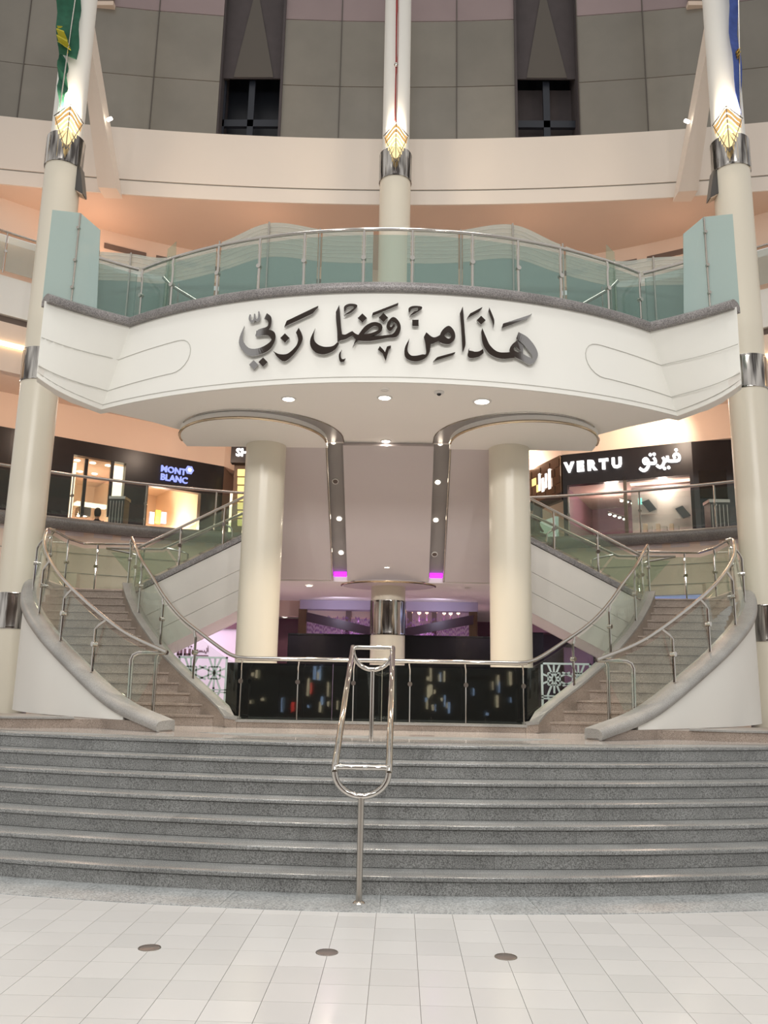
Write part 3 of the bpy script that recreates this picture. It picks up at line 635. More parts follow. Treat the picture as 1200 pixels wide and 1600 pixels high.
# ================================================================== SLOPING SOFFIT UNDER THE CENTRE FLIGHT
SY0, SZ0, SY1, SZ1 = 14.03, 5.82, 16.2, 3.7
cf = thing('centre_flight', (AX, 14, 3.7), 'sloping grey underside of the centre flight between the two inner columns', 'stairs')
def slope_pt(x, k, lift=0): return Vector((x, lerp(SY0, SY1, k)+lift*.6988, lerp(SZ0, SZ1, k)+lift*.7153))
def slope_slab(xa0, xb0, xa1, xb1, lift, th=.08, k0=0, k1=1):
    b = [slope_pt(xa0, k0, lift), slope_pt(xb0, k0, lift), slope_pt(xb1, k1, lift), slope_pt(xa1, k1, lift)]
    return MB().hexa(b, [q+Vector((0, .6988*th, .7153*th)) for q in b])
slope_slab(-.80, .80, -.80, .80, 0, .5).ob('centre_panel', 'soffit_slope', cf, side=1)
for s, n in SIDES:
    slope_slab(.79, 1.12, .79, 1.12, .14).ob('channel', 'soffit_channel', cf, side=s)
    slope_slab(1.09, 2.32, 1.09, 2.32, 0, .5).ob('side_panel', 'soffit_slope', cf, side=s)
    MB().tube([slope_pt(1.09, k/10) for k in range(11)], .018, 8).ob('edge_trim', 'steel', cf, side=s, smooth=True)
    slope_slab(.82, 1.07, .82, 1.07, .09, .06, .965, 1.0).ob('led_strip', 'magenta_led', cf, side=s)
    # rounded dropped disc around the inner column
    cx, cy, rx, ry = 2.32, 13.72, 1.25, 1.28
    ell = [(cx-rx*math.cos(math.pi*k/28), cy-ry*math.sin(math.pi*k/28)) for k in range(29)]
    MB().prism(ell+[(cx+rx, 14.06), (cx-rx, 14.06)], 5.78, 5.90).ob('column_disc', 'soffit', cf, side=s)
    MB().tube([(x, y, 5.79) for x, y in ell], .022, 8).ob('disc_trim', 'gold_trim', cf, side=s, smooth=True)
    NE = 24; inn_ = [(1.07, 14.05)]+ell[:NE]; oux = [(.79, 14.05)]
    for k in range(NE):
        a = math.pi*k/28; w = .28*(1-k/(NE-1)); nx_, ny_ = -math.cos(a)/rx, -math.sin(a)/ry; l_ = math.hypot(nx_, ny_); oux.append((ell[k][0]+nx_/l_*w, ell[k][1]+ny_/l_*w))
    MB().strip([(x, y, BZ0-.006) for x, y in inn_], [(x, y, BZ0-.006) for x, y in oux], (0, 0, -.004)).ob('curved_channel', 'soffit_channel', cf, side=s)
    MB().tube([(x, y, BZ0-.008) for x, y in oux], .012, 6).ob('channel_trim', 'steel', cf, side=s, smooth=True)
# landing behind
struct('ceiling_lower', MB().prism([(-2.4, 16.25), (2.4, 16.25), (2.9, 17.5), (3.2, 20.0), (11, 20.0), (11, 27), (-11, 27), (-11, 20.0), (-3.2, 20.0), (-2.9, 17.5)], 3.68, 3.80), 'soffit')
MB().tube([(AX+.95*math.cos(a), 16.75+.78*math.sin(a), 3.665) for a in [math.pi+math.pi*k/20 for k in range(21)]], .02, 8).ob('ring_trim', 'gold_trim', cf, smooth=True)
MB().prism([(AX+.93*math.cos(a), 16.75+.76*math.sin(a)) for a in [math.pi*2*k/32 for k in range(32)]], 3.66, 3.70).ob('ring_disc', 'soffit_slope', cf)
# ================================================================== DOWNLIGHTS
def downlight(loc, nrm, r, label, group, power=0, m='lamp_white', lit=True, ang=120):
    n = Vector(nrm).normalized(); q = n.to_track_quat('Z', 'Y').to_matrix().to_4x4(); q.translation = Vector(loc)
    d = thing('downlight', loc, label, 'ceiling light', group)
    t = MB().lathe([(r*.78, .002), (r*.80, .014), (r*1.0, .014), (r*1.08, .004), (r*1.08, -.0)], 0, 0, 24); t.v = [tuple(q @ Vector(v)) for v in t.v]; t.ob('trim', 'camera_dome', d, smooth=True)
    t = MB().lathe([(.0001, .006), (r*.78, .006)], 0, 0, 24); t.v = [tuple(q @ Vector(v)) for v in t.v]; t.ob('lens', m if lit else 'slot_dark', d)
    if power: spot('downlight_beam', Vector(loc)+n*.05, Vector(loc)+n*3, power, ang=ang, rad=r*.7)
    return d
for (u, v, r, nm) in ((451, 623, .11, 'left bright downlight in the balcony underside'), (601, 621, .11, 'middle bright downlight in the balcony underside'), (753, 627, .135, 'right bright downlight in the balcony underside'), (603, 689, .095, 'bright downlight at the crease of the sloping soffit')):
    downlight(Zp(u, v, BZ0-.004), (0, 0, -1), r, nm, 'balcony downlights', 310, ang=90)  # lens radii widened to take in the glow around each lamp
def on_slope(u, v, lift):
    d = ray(u, v); n = Vector((0, .6988, .7153)); q0 = slope_pt(0, 0, lift); t = (q0-EYE).dot(n)/d.dot(n); return EYE+d*t
for (u, v, lit, nm) in ((521, 690, 1, 'top light in the left soffit channel'), (524, 752, 0, 'unlit second light in the left soffit channel'), (530, 810, 1, 'third light in the left soffit channel'), (533, 863, 1, 'lowest light in the left soffit channel'),
                        (688, 692, 1, 'top light in the right soffit channel'), (684, 753, 1, 'second light in the right soffit channel'), (681, 812, 1, 'third light in the right soffit channel'), (679, 866, 0, 'unlit lowest light in the right soffit channel')):
    downlight(on_slope(u, v, .135), (0, -.6988, -.7153), .058, nm, 'channel lights', 6 if lit else 0, 'lamp_small', lit)
downlight(Zp(605, 889, 3.70)+Vector((0, -.25, .0)), (0, 0, -1), .055, 'small bright downlight above the centre column', 'lower ceiling lights', 20)
downlight(Zp(483, 915, 3.675), (0, 0, -1), .075, 'round downlight in the pink ceiling left of the centre column', 'lower ceiling lights', 15)
downlight(Zp(445, 964, 3.675)+Vector((0, 0, 0)), (0, 0, -1), .09, 'far round downlight in the pink ceiling beside the left inner column', 'lower ceiling lights', 15)
downlight(Zp(731, 918, 3.675), (0, 0, -1), .06, 'unlit round fitting in the pink ceiling right of the centre column', 'lower ceiling lights', 0, lit=False)
c = Zp(686, 612, BZ0); d = thing('ceiling_camera', c, 'small round dome camera under the balcony between two downlights', 'camera')
MB().lathe([(.075, 0), (.078, -.015), (.065, -.03), (.045, -.034), (.0001, -.034)], c.x, c.y, 24).ob('housing', 'camera_dome', d, smooth=True).location.z += c.z
MB().lathe([(.034, -.03), (.03, -.048), (.018, -.06), (.0001, -.063)], c.x, c.y, 20).ob('lens_dome', 'lens_black', d, smooth=True).location.z += c.z
c = Zp(601, 607, BZ0); d = thing('smoke_detector', c, 'flat round detector under the front edge of the balcony', 'detector')
MB().lathe([(.07, 0), (.072, -.012), (.05, -.03), (.0001, -.032)], c.x, c.y, 24).ob('housing', 'soffit', d, smooth=True).location.z += c.z
MB().lathe([(.052, -.028), (.052, -.034), (.045, -.034)], c.x, c.y, 24).ob('vent_ring', 'camera_dome', d, smooth=True).location.z += c.z

# ================================================================== COLUMNS
for s, n in SIDES:
    c = (s*2.128+.0, 14.0); co = thing('column', (c[0], c[1], PZ), 'cream round column under the %s half of the balcony' % n, 'column', 'inner columns')
    MB().lathe([(.0001, PZ), (.35, PZ), (.35, 5.80)], *c, 48).ob('shaft', 'cream_column', co, smooth=True)
    MB().lathe([(.352, PZ), (.37, PZ), (.37, PZ+.12), (.352, PZ+.12)], *c, 48).ob('base_ring', 'granite_cap', co, smooth=True)
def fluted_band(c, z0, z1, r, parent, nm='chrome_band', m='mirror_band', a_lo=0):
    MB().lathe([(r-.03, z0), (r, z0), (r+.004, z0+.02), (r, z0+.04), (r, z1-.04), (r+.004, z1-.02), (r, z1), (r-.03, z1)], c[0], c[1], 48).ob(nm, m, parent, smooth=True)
    seam = MB()
    for k in range(5):
        a = -math.pi/2+(k-2)*.55; seam.tube([(c[0]+r*math.cos(a), c[1]+r*math.sin(a), z0+.01), (c[0]+r*math.cos(a), c[1]+r*math.sin(a), z1-.01)], .004, 4)
    seam.ob('seam', 'chrome_dark', parent)
def sconce(c, z, r, facing, label):
    """folded kite of amber glass with dark ribs, lamp behind"""
    f = Vector((facing[0], facing[1], 0)).normalized(); sd = Vector((-f.y, f.x, 0)); o = Vector((c[0], c[1], z))+f*(r+.02)
    w = thing('wall_sconce', o, label, 'wall lamp', 'column sconces')
    pt = lambda x, y, d: o+sd*x+Vector((0, 0, y))+f*(d-abs(x)*.45)
    for q in (-1, 1):
        rows = [(0, .62, .26, .36), (.02, .50, .245, .27), (.01, .38, .215, .17), (.01, .26, .175, .07), (.01, .15, .135, -.03), (.01, .05, .09, -.13)]
        for k, (xa, ya, xb, yb) in enumerate(rows):
            top = [pt(q*x, lerp(ya, yb, (x/xb))+.018*math.sin(x/xb*math.pi*2), .16) for x in [xb*j/6 for j in range(7)]]
            h = .085 if k < 5 else .0
            bot = [pt(q*x, lerp(ya, yb, (x/xb))+.018*math.sin(x/xb*math.pi*2)-.09*(1 if k < 5 else lerp(3.6, .3, x/xb)), .16) for x in [xb*.97*j/6 for j in range(7)]]
            MB().strip(top, bot, tuple(-f*.012)).ob('glass_leaf', 'amber_glass' if k < 2 else 'amber_hot', w)
        MB().tube([pt(q*.26, .36, .165), pt(q*.09, -.13, .165), pt(0, -.36, .165)], .008, 6).ob('rib', 'mullion', w)
        MB().tube([pt(0, .66, .165), pt(q*.28, .38, .165)], .012, 6).ob('rib', 'mullion', w)
    MB().tube([pt(0, .66, .168), pt(0, -.36, .168)], .009, 6).ob('rib', 'mullion', w)
    for q in (-1, 1): point('sconce_lamp', o+f*.07+sd*q*.03+Vector((0, 0, .60)), 40, (1, .82, .62), .06)
    return w
for s, n in SIDES:
    c = (s*6.737+.03, 14.95); co = thing('column', (c[0], c[1], 0), 'tall cream column with chrome bands standing at the far %s' % n, 'column', 'tall columns')
    MB().lathe([(.0001, 0), (.35, 0), (.35, 12.0)], *c, 48).ob('lower_shaft', 'cream_column', co, smooth=True)
    MB().lathe([(.31, 12.0), (.31, 24)], *c, 48).ob('upper_shaft', 'white_paint', co, smooth=True)
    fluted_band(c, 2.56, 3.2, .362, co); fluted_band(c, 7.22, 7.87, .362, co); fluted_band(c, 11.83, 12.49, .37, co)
    sconce(c, 12.32, .37, (-c[0]+.27, -c[1]), 'amber leaf-shaped glass sconce on the %s tall column' % n)
    # downward bullet lamp on the inner side
    bl_ = thing('column_floodlight', (c[0]-s*.42, c[1], 11.5), 'dark box floodlight on the inner side of the %s tall column' % n, 'lamp', 'column floodlights')
    MB().hexa([(s*.30, .1, 11.35), (s*.46, .0, 11.25), (s*.46, -.2, 11.25), (s*.30, -.2, 11.35)], [(s*.30, .1, 11.95), (s*.36, .0, 11.95), (s*.36, -.2, 11.95), (s*.30, -.2, 11.95)])
    h = MB().hexa([(.33, .15, 11.33), (.50, .10, 11.23), (.50, -.12, 11.23), (.33, -.12, 11.33)], [(.33, .15, 11.85), (.39, .10, 11.85), (.39, -.12, 11.85), (.33, -.12, 11.85)]); h.v = [(c[0]-s*x, c[1]+y, z) for x, y, z in h.v]; h.ob('housing', 'bin_steel', bl_)
    h = MB().hexa([(.35, .12, 11.30), (.48, .08, 11.22), (.48, -.10, 11.22), (.35, -.10, 11.30)], [(.35, .12, 11.33), (.48, .08, 11.25), (.48, -.10, 11.25), (.35, -.10, 11.33)]); h.v = [(c[0]-s*x, c[1]+y, z) for x, y, z in h.v]; h.ob('lens', 'shop_wall', bl_)
c = (.02, 16.9); co = thing('column', (c[0], c[1], 0), 'tall cream column rising in the middle behind the balcony', 'column', 'tall columns')
MB().lathe([(.0001, 0), (.35, 0), (.35, 13.2)], *c, 48).ob('lower_shaft', 'cream_column', co, smooth=True)
MB().lathe([(.31, 13.2), (.31, 24)], *c, 48).ob('upper_shaft', 'white_paint', co, smooth=True)
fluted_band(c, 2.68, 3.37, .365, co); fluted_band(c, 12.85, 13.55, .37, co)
sconce(c, 13.38, .37, (.25, -16.9), 'amber leaf-shaped glass sconce on the middle column')
# ---- flags on the columns
def flag(label, mt, pts_a, pts_b, extra=None):
    o = thing('hanging_flag', pts_a[0], label, 'flag', 'column flags')
    def fold(P): return [Vector(q)+Vector((0, .05*math.sin(i*1.3), 0)) for i, q in enumerate(resample(P, 14))]
    MB().strip(fold(pts_a), [q+Vector((0, .06, 0)) for q in fold(pts_b)], (0, .012, 0)).ob('cloth', mt, o, smooth=True)
    if extra:
        for m2, a, b in extra: MB().strip(fold(a), [q+Vector((0, .05, 0)) for q in fold(b)], (0, .014, 0)).ob('cloth_patch', m2, o, smooth=True)
    return o
yl = 14.45
f = flag('green flag with yellow emblem hanging on the left tall column', 'green_cloth', [Yp(88, -60, yl), Yp(88, 30, yl), Yp(90, 80, yl), Yp(118, 93, yl)], [Yp(126, -60, yl), Yp(123, 30, yl), Yp(120, 75, yl), Yp(119, 92, yl)],
     [('yellow_cloth', [Yp(89, 40, yl-.08), Yp(90, 66, yl-.08)], [Yp(96, 38, yl-.08), Yp(110, 78, yl-.08)]), ('green_cloth', [Yp(91, 74, yl+.05), Yp(90, 130, yl+.05), Yp(92, 175, yl+.05)], [Yp(104, 95, yl+.05), Yp(103, 140, yl+.05), Yp(93, 177, yl+.05)])])
MB().tube([Yp(126, -60, yl-.02), Yp(92, 178, yl)], .012, 6).ob('pole', 'steel', f, smooth=True)
yl = 16.45
f = flag('narrow red flag hanging on the middle column', 'red_cloth', [Yp(619, -60, yl), Yp(618, 100, yl), Yp(616, 190, yl)], [Yp(624, -60, yl), Yp(622, 100, yl), Yp(620, 195, yl)])
MB().tube([Yp(623, -60, yl), Yp(619, 200, yl)], .012, 6).ob('pole', 'steel', f, smooth=True)
MB().lathe([(.0001, .05), (.04, .03), (.05, 0), (.04, -.03), (.0001, -.05)], 0, 0, 12).ob('finial', 'steel', f, smooth=True).location += Yp(619, 101, yl-.05)
yl = 14.45
f = flag('blue flag with gold patches hanging on the right tall column', 'blue_cloth', [Yp(1136, -60, yl), Yp(1140, 40, yl), Yp(1144, 95, yl), Yp(1152, 150, yl), Yp(1156, 178, yl)], [Yp(1152, -60, yl), Yp(1155, 40, yl), Yp(1157, 75, yl), Yp(1162, 120, yl), Yp(1159, 179, yl)],
     [('gold_cloth', [Yp(1150, 80, yl-.06), Yp(1153, 92, yl-.06)], [Yp(1157, 70, yl-.06), Yp(1158, 84, yl-.06)])])
MB().tube([Yp(1153, -60, yl-.02), Yp(1157, 182, yl)], .012, 6).ob('pole', 'steel', f, smooth=True)

# ================================================================== UPPER GALLERY RING (third level edge, dark glazing above)
def ringY(x, d=0): return 18.3+d-(57-math.sqrt(57*57-x*x))
RX = [-11+22*k/44 for k in range(45)]
ring = thing('wall_ring', (0, 18.3, 13.2), kind='structure')
MB().strip([(x, ringY(x), 13.62) for x in RX], [(x, ringY(x, -.03), 15.0) for x in RX], (0, .3, 0)).ob('ring_face', 'band_paint', ring, smooth=True)
MB().strip([(x, ringY(x, .03), 13.58) for x in RX], [(x, ringY(x, .03), 13.62) for x in RX], (0, .3, 0)).ob('ring_groove', 'joint', ring)
MB().strip([(x, ringY(x, -.02), 13.2) for x in RX], [(x, ringY(x, 0), 13.58) for x in RX], (0, .3, 0)).ob('ring_lip', 'band_paint', ring, smooth=True)
GC = 6.45
def garc(R, x0, x1, z, n=24): return [Vector((x, GC+math.sqrt(R*R-x*x), z)) for x in [lerp(x0, x1, k/n) for k in range(n+1)]]
a = [(x, ringY(x, .02), 13.195) for x in RX]; b = [(x, max(ringY(x)+.4, GC+math.sqrt(15.1**2-x*x)), 13.195) for x in RX]
struct('ceiling_gallery', MB().strip(a, b, (0, 0, .1)), 'peach_deep')
bh = thing('wall_bulkhead', (0, 21, 12), kind='structure')
MB().strip(garc(15.1, -11.5, 11.5, 12.35, 40), garc(15.1, -11.5, 11.5, 13.2, 40), (0, .2, 0)).ob('bulkhead_face', 'peach', bh, smooth=True)
for k in range(-8, 9):
    x = k*1.18; 
    if abs(x) > 9: continue
    MB().strip(garc(15.07, x-.47, x+.47, 12.68, 4), garc(15.07, x-.47, x+.47, 12.82, 4), (0, .03, 0)).ob('air_slot', 'slot_dark', bh)
struct('wall_gallery_back', MB().strip(garc(17.5, -15, 15, 10.2, 48), garc(17.5, -15, 15, 13.3, 48), (0, .2, 0)), 'peach')
for s, n in SIDES:
    fin = thing('bracket_fin', (s*6.9, 17.5, 13.2), 'sloping white bracket joining the %s tall column to the gallery edge' % n, 'bracket', 'bracket fins')
    MB().hexa([(6.62, 17.55, 13.12), (7.05, 17.5, 13.12), (7.05, 17.95, 13.12), (6.62, 17.97, 13.12)], [(6.72, 15.3, 15.6), (6.92, 15.3, 15.6), (6.92, 15.6, 16.0), (6.72, 15.6, 16.0)]).ob('beam', 'band_paint', fin, side=s)
    MB().tube([(6.6, 16.6, 14.25), (6.5, 16.55, 14.25)], .04, 14).ob('lamp_can', 'lamp_small', fin, side=s)
# dark glazing
gz = thing('wall_glazing', (0, 19, 15), kind='structure')
XJ = [-11, -9.5, -7.95, -6.3, -4.62, -3.02, -1.5, .02, 1.55, 3.08, 4.68, 6.35, 8.0, 9.55, 11]; ZJ = [15.0, 17.0, 19.0, 22.5]
for i, (a, b) in enumerate(zip(XJ[:-1], XJ[1:])):
    op = i in (4, 9)
    for j, (z0, z1) in enumerate(zip(ZJ[:-1], ZJ[1:])):
        if op: continue
        MB().hexa([(a+.012, ringY(a, .62), z0+.012), (b-.012, ringY(b, .62), z0+.012), (b-.012, ringY(b, .66), z0+.012), (a+.012, ringY(a, .66), z0+.012)],
                  [(a+.012, ringY(a, .62), z1-.012), (b-.012, ringY(b, .62), z1-.012), (b-.012, ringY(b, .66), z1-.012), (a+.012, ringY(a, .66), z1-.012)]).ob('pane', 'mauve_glass' if j == 2 else 'taupe_glass', gz)
    if not op:
        MB().box(a+.012, b-.012, ringY((a+b)/2, .56), ringY((a+b)/2, .60), 14.98, 15.32).ob('base_strip', 'teal_strip', gz)
        MB().box(a-.012, a+.012, ringY(a, .60), ringY(a, .68), 15, 22.5).ob('mullion', 'mullion', gz)
MB().strip([(x, ringY(x, .66), 14.9) for x in RX], [(x, ringY(x, .66), 22.5) for x in RX], (0, .04, 0)).ob('backing', 'dark_void', gz) if False else None
for i in (4, 9):
    a, b = XJ[i], XJ[i+1]; m = (a+b)/2
    wd = thing('window_%d' % (1 if i == 4 else 2), (m, 19.4, 15), kind='structure')
    MB().box(a, b, ringY(m, 1.5), ringY(m, 1.6), 14.9, 22.5).ob('dark_pane', 'dark_void', wd)
    for x in (a, b): MB().box(x-.03, x+.03, ringY(m, .6), ringY(m, 1.6), 14.9, 22.5).ob('jamb', 'drape', wd)
    MB().box(m-.11 if i == 4 else m-.05, m+.05 if i == 4 else m+.12, ringY(m, .95), ringY(m, 1.05), 15, 17.35).ob('frame_post', 'frame_dark', wd)
    MB().box(a, b, ringY(m, .95), ringY(m, 1.05), 15.98, 16.18).ob('frame_bar', 'frame_dark', wd)
    MB().box(a, a+.08, ringY(m, .95), ringY(m, 1.05), 15, 17.35).ob('frame_post', 'frame_dark', wd)
    if i == 9:
        MB().box(a, b, ringY(m, 1.35), ringY(m, 1.40), 15, 17.4).ob('blind', 'drape', wd)
        MB().box(m+.2, b-.05, ringY(m, 1.25), ringY(m, 1.3), 15.25, 15.75).ob('cabinet', 'brown_panel', wd)
    # upper panel; the triangular shadow and reflection above the frame set in as colour
    MB().hexa([(a, ringY(m, .8), 17.3), (b, ringY(m, .8), 17.3), (b, ringY(m, .84), 17.3), (a, ringY(m, .84), 17.3)], [(a, ringY(m, .8), 22.4), (b, ringY(m, .8), 22.4), (b, ringY(m, .84), 22.4), (a, ringY(m, .84), 22.4)]).ob('drape', 'drape', wd)
    MB().add([(a+.3, ringY(m, .78), 17.32), (b-.25, ringY(m, .78), 17.32), (m-.02, ringY(m, .78), 20.2), (a+.3, ringY(m, .795), 17.32), (b-.25, ringY(m, .795), 17.32), (m-.02, ringY(m, .795), 20.2)], [(0, 1, 2), (3, 5, 4), (0, 3, 4, 1), (1, 4, 5, 2), (2, 5, 3, 0)]).ob('drape_fold', 'mullion', wd)
for s, n in SIDES: # small dark boxes high on the glazing
    q = Yp(163 if s < 0 else 1090, 3, 18.3); bx = thing('wall_fixture', q, 'small dark fixture box high on the %s glazing' % n, 'fixture', 'glazing fixtures')
    MB().box(q.x-.2, q.x+.22, q.y, q.y+.3, q.z, q.z+.3).ob('box', 'plaster_dark', bx)
    MB().box(q.x-.25, q.x+.25, q.y-.03, q.y+.3, q.z-.12, q.z).ob('ledge', 'peach', bx)

# ================================================================== SECOND LEVEL: slab edge, ledge, gallery, ceiling
for s, n in SIDES:
    nm = n
    e = thing('trim_%d' % (1 if s < 0 else 2), (s*8, 17.8, 9), kind='structure')     # third level slab edge beside the tall columns
    A_ = lambda z, R=14.0: garc(R, 5.2, 11.0, z, 14)
    MB().strip(A_(9.78), A_(10.70), (0, .3, 0)).ob('edge_band', 'white_paint', e, side=s)
    MB().strip(A_(9.60, 14.1), A_(9.78, 14.1), (0, .2, 0)).ob('edge_slot', 'slot_dark', e, side=s)
    MB().strip(A_(8.45), A_(9.60), (0, .3, 0)).ob('lower_band', 'peach', e, side=s)
    MB().strip(A_(9.02, 13.93), A_(9.12, 13.93), (0, .05, 0)).ob('cove_strip', 'cove_warm', e, side=s)
    balustrade('gallery_balustrade', 'glass balustrade of the third level gallery at the far %s edge' % n, garc(13.9, 6.9, 10.6, 10.72, 12), 1.0, 5, 'gallery balustrades', 'wave_glass', side=s)
struct('ceiling_second_level', MB().prism([(x, y) for x, y, z in garc(14.3, -11.5, 11.5, 0, 40)]+[(16, 34), (-16, 34)], 9.95, 10.2), 'peach_deep')
fl2 = struct('floor_second_level', MB().prism([(x, y) for x, y, z in garc(14.0, -11.5, 11.5, 0, 40)]+[(16, 34), (-16, 34)], 4.9, 5.2), 'floor_back')
uw = thing('wall_gallery_front', (0, 20, 3.7), kind='structure')
MB().strip(garc(14.0, -11.5, 0, 3.3, 24), garc(14.0, -11.5, 0, 5.02, 24), (0, .2, 0)).ob('face', 'peach', uw, smooth=True)
MB().strip(garc(14.0, 0, 11.5, 3.82, 24), garc(14.0, 0, 11.5, 5.02, 24), (0, .2, 0)).ob('face', 'peach', uw, smooth=True)
MB().strip(garc(14.2, 3.4, 9, 3.3, 16), garc(14.2, 3.4, 9, 3.82, 16), (0, .1, 0)).ob('lit_cove', 'blue_cove', uw)
for z in (4.05, 4.5): MB().strip(garc(13.985, -11.5, 11.5, z, 40), garc(13.985, -11.5, 11.5, z+.012, 40), (0, .02, 0)).ob('joint_line', 'joint', uw)
for s, n in SIDES:
    lg = thing('gallery_ledge', (s*6, 19, 5.0), 'dark granite ledge along the edge of the %s second level gallery' % n, 'ledge', 'gallery ledges')
    MB().sweep([Vector((q.x, q.y, 5.0)) for q in garc(14.0, 2.6, 11.3, 5.0, 30)], [(.16, .0), (.2, .08), (.19, .2), (.12, .28), (.0, .30), (-.2, .30), (-.2, .0)]).ob('coping', 'granite_ledge', lg, side=s, smooth=True)
    balustrade('gallery_balustrade', 'glass balustrade with steel rail on the %s second level ledge' % n, garc(13.98, 2.7, 11.0, 5.3, 30), 1.0, 7, 'gallery balustrades', 'clear_glass', side=s, rail_r=.035, m='steel', bend=0)

# ---------------------------------------------------------------- shop fronts
class Frame:
    def __init__(s, A, B):
        s.A = Vector((*A, 0)); d = Vector((*B, 0))-s.A; s.L = d.length; s.u = d.normalized(); s.n = Vector((-s.u.y, s.u.x, 0))
        if s.n.dot(s.A-Vector((.27, 0, 0))) < 0: s.n = -s.n
    def at(s, u, d, z): return s.A+s.u*u+s.n*d+Vector((0, 0, z))
    def px(s, U, Vv, dep=0):
        r = ray(U, Vv); o = s.A+s.n*dep; t = (o-EYE).dot(s.n)/r.dot(s.n); q = EYE+r*t; return ((q-s.A).dot(s.u), q.z)
    def box(s, mb, u0, u1, d0, d1, z0, z1):
        return mb.hexa([s.at(u0, d0, z0), s.at(u1, d0, z0), s.at(u1, d1, z0), s.at(u0, d1, z0)], [s.at(u0, d0, z1), s.at(u1, d0, z1), s.at(u1, d1, z1), s.at(u0, d1, z1)])
    def pbox(s, mb, U0, U1, V0, V1, d0, d1):  # V0 top, V1 bottom, seen at depth d0
        um, vm = (U0+U1)/2, (V0+V1)/2; a = s.px(U0, vm, d0)[0]; b = s.px(U1, vm, d0)[0]; t = s.px(um, V0, d0)[1]; l = s.px(um, V1, d0)[1]
        return s.box(mb, a, b, d0, d1, l, t)
    def place(s, me, u, d, z, name, parent):  # flat text mesh facing the viewer side
        o = link(name, me, parent); R = Matrix((s.u, Vector((0, 0, 1)), -s.n)).transposed() if s.u.cross(Vector((0, 0, 1))).dot(-s.n) > 0 else Matrix((-s.u, Vector((0, 0, 1)), -s.n)).transposed()
        o.matrix_local = Matrix.Translation(s.at(u, d, z)-wloc(parent)) @ R.to_4x4(); return o
F2 = 5.2; TOP = 8.9
# left: pen shop
f = Frame((-10.27, 23.87), (-5.81, 27.24))
sh = thing('pen_shop', f.at(f.L/2, 0, F2), 'black shop front with blue glowing two-line sign on the left second level', 'shop front')
w0, w1 = f.px(110, 765)[0], f.px(194, 765)[0]; o0, o1 = f.px(230, 790)[0], f.px(313, 790)[0]; wt = f.px(150, 716)[1]; ot = f.px(270, 764)[1]
for u0, u1, z0, z1 in ((-1.2, w0, F2, TOP), (w1, o0, F2, TOP), (o1, f.L, F2, TOP), (w0, w1, wt, TOP), (o0, o1, ot, TOP)):
    f.box(MB(), u0, u1, 0, .25, z0, z1).ob('facade_panel', 'shop_black', sh)
f.box(MB(), w0-.1, o1+.1, 4.2, 4.4, F2, wt+.2).ob('back_wall', 'shop_wall', sh)
f.box(MB(), w0-.1, o1+.1, .2, 4.4, wt+.05, wt+.15).ob('shop_ceiling', 'shop_wall', sh)
for u in (w0-.12, o1+.02): f.box(MB(), u, u+.1, .25, 4.4, F2, wt+.1).ob('side_wall', 'shop_wall', sh)
f.box(MB(), w1+.3, w1+.4, .5, 4.2, F2, wt).ob('partition', 'shop_wall', sh)
for U in (132, 173): f.pbox(MB(), U-2.5, U+2.5, 716, 808, .02, .1).ob('mullion', 'shop_black', sh)
f.box(MB(), w0, w1, .1, .115, F2, wt).ob('window_pane', 'shop_glass', sh)
f.pbox(MB(), 177, 193, 728, 776, .5, .55).ob('lit_poster', 'window_glow', sh)
f.pbox(MB(), 112, 116, 722, 808, .9, 1.0).ob('lit_column', 'window_glow', sh)
f.pbox(MB(), 120, 170, 786, 790, 1.2, 1.6).ob('shelf', 'shop_light', sh)
f.pbox(MB(), 123, 142, 792, 806, 1.3, 1.7).ob('display_box', 'mirror_tile', sh)
f.pbox(MB(), 288, 300, 790, 830, 1.6, 3.5).ob('dark_partition', 'shop_black', sh)
for U0, U1, mt in ((234, 241, 'case_blue'), (243, 251, 'gold_cloth'), (252, 260, 'case_blue')): f.pbox(MB(), U0, U1, 797 if mt == 'gold_cloth' else 800, 818, 2.0, 2.1).ob('display_case', mt, sh)
for k in range(3):
    for j in range(2):
        q = f.at(lerp(o0, o1, .2+.3*k), 1+1.4*j, wt+.04); MB().cyl((q.x, q.y), .12, q.z-.01, q.z).ob('ceiling_lamp', 'lamp_small', sh)
        q = f.at(lerp(w0, w1, .2+.3*k), .8+1.4*j, wt+.04); MB().cyl((q.x, q.y), .09, q.z-.01, q.z).ob('ceiling_lamp', 'lamp_small', sh)
point('pen_shop_lamp', f.at((o0+o1)/2, 1.5, 6.9), 190, (1, .80, .60), .3); point('pen_shop_lamp', f.at((w0+w1)/2, 1.6, 6.9), 200, (1, .80, .60), .3)
u, z = f.px(270, 736, 0); f.place(text_mesh('sign_letters', 'MONT', .29, .03, 'sign_blue', .006), u, -.06, z, 'sign_letters', sh)
u, z = f.px(271, 749, 0); f.place(text_mesh('sign_letters', 'BLANC', .29, .03, 'sign_blue', .006), u, -.06, z, 'sign_letters', sh)
u, z = f.px(295, 735, 0); em = MB()
st = [(.15*(1.0 if k % 2 == 0 else .82)*math.cos(math.pi*k/6), .15*(1.0 if k % 2 == 0 else .82)*math.sin(math.pi*k/6)) for k in range(12)]
em.add([f.at(u+x, -.08, z+y) for x, y in st]+[f.at(u+x, -.03, z+y) for x, y in st], [tuple(range(12)), tuple(range(23, 11, -1))]+[(i, (i+1) % 12, 12+(i+1) % 12, 12+i) for i in range(12)]); em.ob('emblem', 'sign_blue', sh)
st = [(.07*(1.0 if k % 2 == 0 else .6)*math.cos(math.pi*k/6+.2), .07*(1.0 if k % 2 == 0 else .6)*math.sin(math.pi*k/6+.2)) for k in range(12)]
